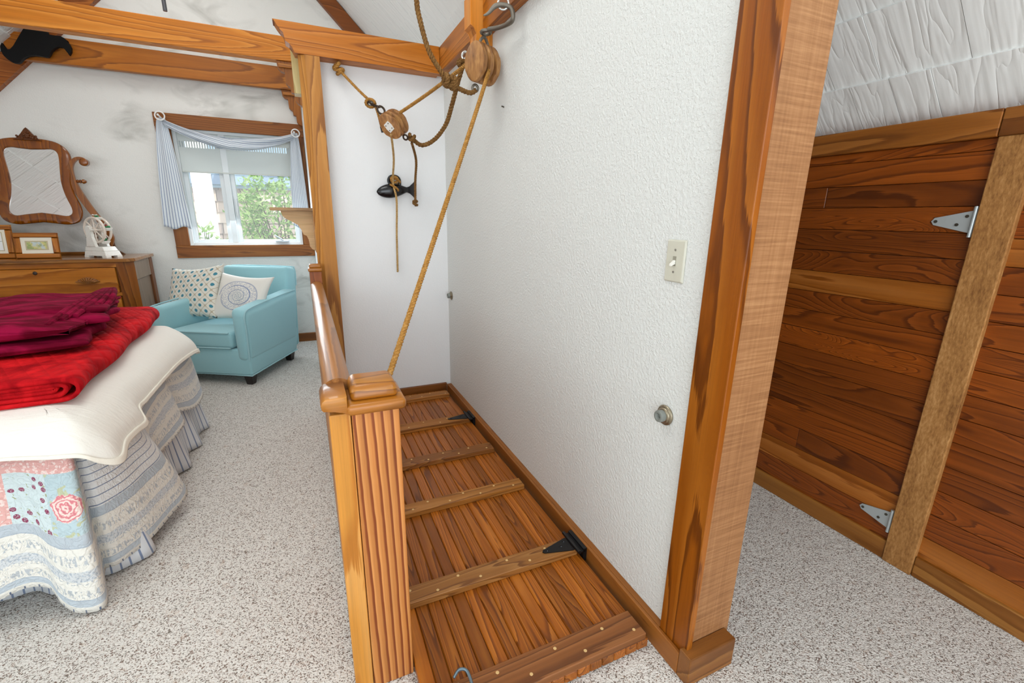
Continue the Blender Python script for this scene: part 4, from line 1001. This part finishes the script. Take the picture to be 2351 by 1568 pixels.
# porcelain figurine
def porc():
    g = G('painted_porcelain'); c = g.coord(); n = g.noise(c, 38, 2, .5, 1.2)
    m = g.ramp((n-.5).abs(), [(.0, .45), (.012, 0.0)])
    return g.done(g.mix(m, lin((232, 230, 222)), lin((206, 138, 120))), .2, coat=.4)
M_porc = porc(); M_green = flat('green_glaze', (40, 124, 72), .25); M_red = flat('red_glaze', (150, 40, 48), .25); M_cream = flat('cream_glaze', (228, 214, 200), .2, coat=.4)
FG = Vector((-2.452, 4.80, .9605))
ft = thing('porcelain_wheel', FG, 'white porcelain ferris wheel figurine with green planted baskets on dresser', 'figurine', math.radians(-34))
def fobj(n, bm, m, par=None, **k): return obj(n, bm, m, par or ft, local=True, **k)
bm = nb(); hexa(bm, [(-.105, -.065, .012), (.105, -.065, .012), (.105, .065, .012), (-.105, .065, .012)], [(-.100, -.060, .05), (.092, -.060, .05), (.092, .060, .05), (-.100, .060, .05)], bev=.004)
hexa(bm, [(-.100, -.058, .05), (.090, -.058, .05), (.090, .058, .05), (-.100, .058, .05)], [(-.094, -.052, .085), (.070, -.052, .085), (.070, .052, .085), (-.094, .052, .085)], bev=.004)
for x in (-.085, .085):
    for y in (-.045, .045): box(bm, x-.02, x+.02, y-.02, y+.02, 0, .014)
fobj('base', bm, M_porc)
for y, nm in ((-.046, 'front'), (.046, 'rear')):
    bm = nb(); prism(bm, [(-.045, .084), (.045, .084), (.022, .16), (.018, .205), (.024, .215), (.022, .238), (0, .25), (-.022, .238), (-.024, .215), (-.018, .205), (-.022, .16)], lambda u, v, d: (u-.03, d, v), y-.012, y+.012, bev=.003)
    fobj('support', bm, M_porc)
for y in (-.022, .026):
    bm = nb(); torus(bm, (-.005, y, .215), (0, 1, 0), .096, .009, 36, 8)
    for k in range(8):
        a = k*PI/4; tube(bm, [(-.005+.012*math.cos(a), y, .215+.012*math.sin(a)), (-.005+.09*math.cos(a), y, .215+.09*math.sin(a))], .005, 6)
    lathe(bm, [(.018, -.008), (.018, .008)], (-.005, y, .215), (0, 1, 0), 14)
    fobj('wheel', bm, M_cream, smooth=True)
obj_axle = fobj('axle', cyl(nb(), (-.005, -.06, .215), (-.005, .06, .215), .007, 10), M_porc)
for a in (80, 10, 205, 300):
    r = math.radians(a); x, z = -.005+.10*math.cos(r), .215+.10*math.sin(r)
    bm = nb(); hexa(bm, [(x-.014, -.016, z-.022), (x+.014, -.016, z-.022), (x+.014, .020, z-.022), (x-.014, .020, z-.022)], [(x-.026, -.024, z+.002), (x+.026, -.024, z+.002), (x+.026, .028, z+.002), (x-.026, .028, z+.002)], bev=.003)
    bk_ = fobj('basket', bm, M_porc)
    bm = nb()
    for k in range(7): ball(bm, (x+random.uniform(-.018, .018), random.uniform(-.018, .02), z+.008+random.random()*.008), .008, n=7)
    fobj('plant', bm, M_green, bk_, smooth=True)
    bm = nb()
    for k in range(4): ball(bm, (x+random.uniform(-.015, .015), random.uniform(-.018, .0), z+.018+random.random()*.006), .005, n=6)
    fobj('flowers', bm, M_red if a != 80 else M_porc, bk_, smooth=True)

# ------------------------------------------------------------------ bed and bedding
bd = thing('bed', (-2.65, 2.57, 0), 'bed with blue and white striped skirt at the left edge, under the quilts', 'bed')
obj('mattress', bx(-3.62, -1.735, 1.90, 3.26, .36, .595, bev=.05, seg=4), flat('mattress_ticking', (230, 228, 222), .9), bd, smooth=50)
obj('box_spring', bx(-3.62, -1.745, 1.91, 3.25, .18, .358, bev=.01), flat('box_cloth', (214, 210, 200), .9), bd)
for x in (-3.5, -1.85):
    for y in (2.0, 3.16): obj('leg', lathe(nb(), [(.02, 0), (.028, .02), (.03, .18)], (x, y, 0)), flat('bed_leg', (60, 40, 28), .5), bd)
def skirtpath(s):
    # s metres from (-3.6, near side) to the corner and along the foot
    a = 1.86
    if s < a: return Vector((-3.6+s, 1.885, 0)), Vector((0, -1, 0))
    b = s-a
    if b < .16:
        t = b/.16*PI/2; c = Vector((-1.74, 1.985, 0)); return c+Vector((.10*math.sin(t), -.10*math.cos(t), 0)), Vector((math.sin(t), -math.cos(t), 0))
    return Vector((-1.64, 1.985+(b-.16), 0)), Vector((1, 0, 0))
TOT = 1.86+.16+1.27
def skirt(u, v):
    s = u*TOT; p, n = skirtpath(s)
    w = (math.sin(s*26)+.5*math.sin(s*47+1))*.020*(.25+.75*v)+.045*v
    p = p+n*(w-.03); return (p.x, p.y, .345-.335*v)
g_ = ticking('skirt_ticking', pitch=.034, base=(218, 222, 226), stripe=(96, 118, 156), w=.20)
obj('bed_skirt', grid(nb(), skirt, 320, 10, lambda u, v: (u*TOT*1.25, v)), g_, bd, smooth='all', solid=.003)

def drape(cols, n, m, dens=6):
    """cols: list of vertical control polylines (same length); returns fn(u,v)"""
    K = len(cols[0]); rows = [cr([c[k] for c in cols], dens) for k in range(K)]; N = len(rows[0])-1
    def f(u, v):
        x = u*N; i = min(int(x), N-1); t = x-i
        pts = [rows[k][i].lerp(rows[k][i+1], t) for k in range(K)]
        y = v*(K-1); j = min(int(y), K-2); tt = y-j
        a, b, c, d = pts[max(0, j-1)], pts[j], pts[j+1], pts[min(K-1, j+2)]
        return .5*((2*b)+(c-a)*tt+(2*a-5*b+4*c-d)*tt*tt+(3*b-a-3*c+d)*tt**3)
    L_ = [0.0]
    for a, b in zip(rows[-1], rows[-1][1:]): L_.append(L_[-1]+(b-a).length)
    def ul(u):
        x = u*N; i = min(int(x), N-1); return L_[i]+(L_[i+1]-L_[i])*(x-i)
    return f, ul, N
# quilt: (edge at mattress top) -> (middle) -> (hem)
Q = [((-3.5, 1.86), (-3.5, 1.745, .08)), ((-2.6, 1.86), (-2.6, 1.735, .11)), ((-2.2, 1.86), (-2.15, 1.745, .07)), ((-2.0, 1.86), (-1.95, 1.725, .115)), ((-1.90, 1.86), (-1.87, 1.737, .135)), ((-1.85, 1.86), (-1.81, 1.735, .115)),
     ((-1.80, 1.86), (-1.778, 1.715, .050)), ((-1.76, 1.86), (-1.735, 1.70, .016)), ((-1.725, 1.862), (-1.677, 1.712, .014)), ((-1.735, 1.90), (-1.722, 1.86, .045)), ((-1.715, 1.90), (-1.675, 1.865, .060)),
     ((-1.70, 1.91), (-1.615, 1.975, .058)), ((-1.695, 1.95), (-1.575, 2.11, .064)), ((-1.69, 2.02), (-1.535, 2.255, .085)), ((-1.69, 2.12), (-1.60, 2.295, .20)), ((-1.69, 2.28), (-1.635, 2.33, .245)), ((-1.69, 2.45), (-1.605, 2.53, .255)),
     ((-1.69, 2.60), (-1.60, 2.67, .262)), ((-1.69, 2.70), (-1.645, 2.715, .30)), ((-1.69, 2.90), (-1.605, 2.92, .24)), ((-1.69, 3.08), (-1.60, 3.10, .225)), ((-1.70, 3.28), (-1.625, 3.27, .20))]
cols = []
for (ex, ey), h in Q:
    e = Vector((ex, ey, .610)); h = Vector(h); inn = Vector((ex-.04 if ey > 1.9 else ex, ey+.04 if ex < -1.7 else ey, .62))
    m1 = e.lerp(h, .5)+Vector((0, 0, .03)); out = Vector((h.x-e.x, h.y-e.y, 0))
    m1 += out*.10
    cols.append((inn, e+out*.12+Vector((0, 0, -.03)), m1, h))
fq, ulq, Nq = drape(cols, 0, 0)
ucorner = 8/(len(Q)-1)
U0 = ulq(ucorner)
def quiltmat():
    g = G('patchwork_quilt'); u, v, _ = g.xyz(g.coord('UV')); uv2 = g.vec(u, v); oc = g.coord()
    nz = g.noise(uv2, 22, 2); v2 = v+(nz-.5)*.010; u2 = u+(nz-.5)*.008
    BL, BM, CR = (186, 196, 204), (150, 166, 184), (230, 228, 220)
    # border bands by height above the hem (0 .. .26 m)
    band = g.ramp(v2/.30, [(0, CR), (.05, (206, 208, 208)), (.10, (172, 184, 196)), (.19, CR), (.24, (222, 220, 212)), (.36, (204, 208, 208)), (.46, CR), (.66, (222, 220, 212)), (.74, (172, 184, 196)), (.84, CR), (1, CR)] if False else
                  [(0, lin(CR)), (.10, lin(BL)), (.19, lin(CR)), (.40, lin((208, 212, 214))), (.50, lin(CR)), (.72, lin(BL)), (.83, lin(CR)), (1, lin(CR))], const=True)
    # leafy scribble rows
    sc = g.noise(g.scale(uv2, (1, .35, 1)), 120, 2, .6).gt(.53)
    rows_ = g.f('MAXIMUM', (v2-.078).abs().lt(.014), (v2-.180).abs().lt(.014)); rw2 = (v2-.130).abs().lt(.020)*g.noise(uv2, 140, 2).gt(.56)
    band = g.mix(g.f('MAXIMUM', sc*rows_, rw2)*.6, band, lin((146, 160, 176)))
    ln = g.f('MAXIMUM', (v2-.058).abs().lt(.0018), (v2-.216).abs().lt(.0018)); band = g.mix(ln*.7, band, lin(BM))
    st = ((u/.035).frac()-.5).abs().lt(.06)*v.lt(.016); band = g.mix(st*.9, band, lin((76, 96, 130)))
    # patches
    leaf = g.voro(g.vec(u, v), 60, dim='2D').lt(.36)*g.noise(uv2, 46, 2).gt(.46)
    pink = g.mix(leaf*.75, lin((226, 176, 170)), lin((244, 226, 220)))
    cell = g.voro(uv2, 21, dim='2D'); cellc = g.xyz(g.voro(uv2, 21, dim='2D', out='Color'))[0]
    bud = cell.lt(.20)*cellc.gt(.35); lf = g.noise(g.scale(uv2, (1, 1.3, 1)), 44, 2, .5, .6).gt(.66)
    pet = g.noise(uv2, 260, 2).gt(.47)
    rose = g.mix(lf*.8, lin((206, 220, 222)), lin((156, 162, 104))); rose = g.mix(bud*(pet*.5+.5), rose, lin((142, 52, 88)))
    rx_, rz_ = u+.048, v-.345
    rr = g.f('SQRT', rx_*rx_+rz_*rz_)+(g.noise(uv2, 40, 2)-.5)*.03
    big = rr.lt(.050); ring = g.f('SINE', rr*420.0+g.noise(uv2, 60, 2)*9.0)
    lf2 = g.noise(uv2, 24, 2, .5, .8).gt(.60)
    blue = g.mix(lf2*.7, lin((186, 206, 212)), lin((196, 196, 140)))
    blue = g.mix(big, blue, g.ramp(ring*.5+.5, [(.1, 'd8848c'), (.45, 'eeb8b4'), (.8, 'f4dcd4')]))
    strip = g.mix(((v/.034).frac()-.5).abs().lt(.06)*.9, lin((228, 230, 230)), lin((108, 126, 156)))
    # layout, u measured from the near corner fold (negative along the near side)
    c = g.mix(u.gt(-.105), rose, blue); c = g.mix(u.lt(-.255), c, pink); c = g.mix(u.lt(-.42), c, rose); c = g.mix(u.lt(-.62), c, pink); c = g.mix(u.lt(-.80), c, blue)
    c = g.mix(v.gt(.475), c, pink)
    c = g.mix(u.gt(.025), c, strip)
    c = g.mix(v2.lt(.250), c, band)
    q1 = g.noise(uv2, 34, 2, .5, 1.0); bump = (q1-.5).abs()
    return g.done(c, .88, bump=g.f('POWER', bump*2.0, .5)+g.noise(uv2, 150, 2)*.25, bd=.006, bs=.6, spec=.12, sheen=.2)
def quv(u, v):
    return (ulq(u)-U0, (1-v)*.60 if u < .45 else (1-v)*(.60 if u < .62 else .40))
qt = obj('patchwork_quilt', grid(nb(), fq, Nq*2, 30, lambda u, v: (ulq(u)-U0, (1-v)*(.93 if u*(len(Q)-1) < 13 else .93-.36*min(1, (u*(len(Q)-1)-13)/3)))), quiltmat(), None, smooth='all', solid=.010)
tag(qt, 'floral patchwork quilt with blue-grey striped border hanging over the bed', 'quilt')

# cream blanket
C_ = [((-3.5, 1.835), (-3.5, 1.775, .580)), ((-2.6, 1.835), (-2.6, 1.77, .578)), ((-2.2, 1.835), (-2.2, 1.775, .585)), ((-2.0, 1.835), (-1.98, 1.77, .578)), ((-1.86, 1.835), (-1.85, 1.775, .575)), ((-1.78, 1.835), (-1.74, 1.772, .558)), ((-1.73, 1.84), (-1.665, 1.775, .545)),
      ((-1.70, 1.85), (-1.625, 1.79, .505)), ((-1.69, 1.87), (-1.590, 1.83, .478)), ((-1.685, 1.90), (-1.60, 1.93, .500)), ((-1.68, 1.95), (-1.595, 2.03, .500)), ((-1.68, 2.02), (-1.592, 2.13, .490)), ((-1.68, 2.12), (-1.62, 2.18, .540)), ((-1.68, 2.25), (-1.625, 2.28, .535)), ((-1.68, 2.5), (-1.615, 2.52, .545)), ((-1.68, 2.8), (-1.612, 2.80, .540)), ((-1.685, 3.05), (-1.60, 3.06, .520)), ((-1.69, 3.2), (-1.59, 3.17, .505)), ((-1.73, 3.29), (-1.625, 3.32, .455))]
cols = []
for (ex, ey), h in C_:
    h = Vector(h); e = Vector((ex, ey, .635))
    if ey < 1.845: i1 = Vector((min(ex, -1.80), 1.945, .668)); i2 = Vector((min(ex, -1.99), 2.135, .672))
    else: i1 = Vector((-1.785, min(max(ey, 1.955), 3.22), .668)); i2 = Vector((-1.98, min(max(ey, 2.145), 3.20), .672))
    cols.append((i2, i1, e, e.lerp(h, .5)+Vector((h.x-e.x, h.y-e.y, 0))*.25, h))
fc, ulc, Nc = drape(cols, 0, 0)
def creammat(name, c, amp=1.0):
    g = G(name); k = g.coord(); n = g.noise(k, 300, 3, .6); w = g.noise(g.scale(k, (1.0, 3.4, 1)), 11, 2, .5, 1.2); w2 = g.noise(g.scale(k, (3, .6, 1)), 16, 2)
    return g.done(g.mix(n*.35, lin(c), lin((222, 218, 206))), .9, bump=n*.12+w*amp*.6+w2*.2, bd=.010, bs=.5, spec=.08, sheen=.1)
M_creamb = creammat('cream_fleece', (237, 235, 228))
cb = grid(nb(), fc, Nc*2, 30)
cbo = obj('cream_blanket', cb, M_creamb, None, smooth='all', solid=.012)
tag(cbo, 'cream fleece blanket spread over the foot of the bed, above the quilt', 'blanket')
f2 = lambda u, v: fc(u, .86+.14*v)+Vector((0, 0, 0))
def hemf(u, v):
    p = fc(u, .90+.10*v); a = fc(min(u+.004, 1), .9); b = fc(max(u-.004, 0), .9); t = (a-b).normalized(); n = t.cross(Vector((0, 0, -1))); n.z = 0
    n = n.normalized() if n.length > .01 else Vector((0, -1, 0))
    if n.y > .3 or n.x < -.5: n = -n
    return p+n*.009
obj('hem', grid(nb(), hemf, Nc*2, 4), creammat('cream_hem', (240, 235, 222), .3), cbo, local=True, smooth='all', solid=.006)

# red quilted throw, folded
def redmat():
    g = G('red_velvet_quilting'); k = g.coord(); x, y, z = g.xyz(k); n = g.noise(k, 200, 2); w = g.noise(k, 10, 3, .55, .6)
    a = ((x*1.0+y*.55)/.052).frac(); b = ((x*1.0-y*.55)/.052).frac()
    d = g.f('MINIMUM', (a-.5).abs(), (b-.5).abs())
    q = g.f('MINIMUM', d*4.0, 1.0)
    col = g.mix(g.ramp(w, [(.35, 0.0), (.65, 1.0)]), lin((150, 8, 18)), lin((214, 28, 34)))
    return g.done(col, .85, bump=q*.8+w*1.2+n*.1, bd=.007, bs=.6, spec=.08)
M_redq = redmat()
def usheet(bm, xr, xl, z0, z1, y0f, y1f, th, skew, n=10, puff=0.0, ny=26):
    """U shaped folded sheet with the fold at the right; skew shifts x with y"""
    prof = []
    r = (z1-z0)/2; zc = (z0+z1)/2
    for i in range(12): prof.append((xl+(xr-r-xl)*i/12, z0))
    for i in range(n+1):
        a = -PI/2+PI*i/n; prof.append((xr-r+r*math.cos(a)*1.25, zc+r*math.sin(a)))
    for i in range(1, 13): prof.append((xr-r-(xr-r-xl)*i/12, z1))
    N = len(prof)
    def f(u, v):
        x = u*(N-1); i = min(int(x), N-2); t = x-i
        px = prof[i][0]*(1-t)+prof[i+1][0]*t; pz = prof[i][1]*(1-t)+prof[i+1][1]*t
        y = y0f+(y1f-y0f)*v; k = max(0, (pz-zc)/r)
        pz += k*(puff*math.sin(px*9+y*5)*math.sin(y*7+1)-.010*(1-v)**6)
        dr_ = max(0, (px-(xr-.10))/.10)
        return (px+skew*(y-y0f)+.008*math.sin(y*11)*dr_, y+.010*math.sin(px*7)*(1-2*v), pz)
    return grid(bm, f, N*2, ny)
rq = thing('red_throw', (-2.4, 2.7, .67), 'bright red quilted throw folded in layers on top of the cream blanket', 'throw')
for k, (dz, dx) in enumerate(((0, 0), (.016, .030), (.030, .056))):
    obj('folded_layer', usheet(nb(), -1.715-dx, -3.35, .686+dz, .768-dz*.95, 1.955+.006*k, 3.34, .01, -.055, puff=.004), M_redq, rq, smooth='all', solid=.013)

# burgundy blanket
def burgmat():
    g = G('burgundy_plush'); k = g.coord(); n = g.noise(k, 240, 2); w = g.noise(g.scale(k, (1, 2.2, 1)), 7, 3, .55, .9)
    col = g.mix(g.ramp(w, [(.4, 0.0), (.62, 1.0)]), lin((96, 6, 32)), lin((140, 16, 56)))
    return g.done(col, .9, bump=w*1.4+n*.1, bd=.010, bs=.6, spec=.06)
M_burg = burgmat()
bb = thing('burgundy_blanket', (-1.775, 2.42, .778), 'burgundy plush blanket folded in a thick pile on the red throw', 'blanket', math.radians(14))
def slabf(x0, x1, y0, y1, z0, z1, seed, ridge=0, droop=0.0):
    bm = nb(); rnd = random.Random(seed); ph = [rnd.random()*6 for _ in range(4)]
    N = 40
    def f(u, v):
        a = v*2*PI; ex = (abs(math.cos(a))**.35)*(1 if math.cos(a) > 0 else -1); ez = (abs(math.sin(a))**.5)*(1 if math.sin(a) > 0 else -1)
        x = (x0+x1)/2+(x1-x0)/2*ex; z = (z0+z1)/2+(z1-z0)/2*ez
        y = y0+(y1-y0)*u; e = min(u, 1-u)*14; e = min(1, e)**.5
        z = (z0+z1)/2+(z-(z0+z1)/2)*(.45+.55*e)
        if ez > 0: z += .008*math.sin(x*8+ph[0]+y*5)+.004*math.sin(x*17+ph[1]-y*9)
        if ez > 0: z -= droop*max(0, (x-(x1-.35))/.35)**2
        x += (.018*math.sin(y*13+ph[2])+.010*math.sin(y*29+ph[3]))*(ex > .6)
        return (x, y+.007*math.sin(x*6+ph[1])*(1-2*u), z)
    grid(bm, f, N, 48, None)
    bmesh.ops.remove_doubles(bm, verts=bm.verts, dist=.0005)
    es = [e for e in bm.edges if e.is_boundary]
    if es: bmesh.ops.holes_fill(bm, edges=es, sides=0)
    return bm
obj('folded_layer', slabf(-1.4, -.01, -.11, .72, .0, .056, 1), M_burg, bb, local=True, smooth='all')
obj('folded_layer', slabf(-1.4, -.05, -.10, .80, .052, .128, 2, droop=.018), M_burg, bb, local=True, smooth='all')
obj('folded_layer', slabf(-.40, .045, .10, .82, .058, .092, 3), M_burg, bb, local=True, smooth='all')
obj('folded_layer', slabf(-.36, .040, .18, .83, .090, .124, 4), M_burg, bb, local=True, smooth='all')
bm = nb()
for k in range(5): tube(bm, cr([(-.14+.035*k, -.03+.07*k, .095+.008*math.sin(k)), (-.10+.035*k, .15+.06*k, .122), (-.03+.02*k, .5, .138), (.0+.01*k, .74, .130)], 6), lambda s: .013, 8)
obj('gathered_edge', bm, M_burg, bb, local=True, smooth=True)
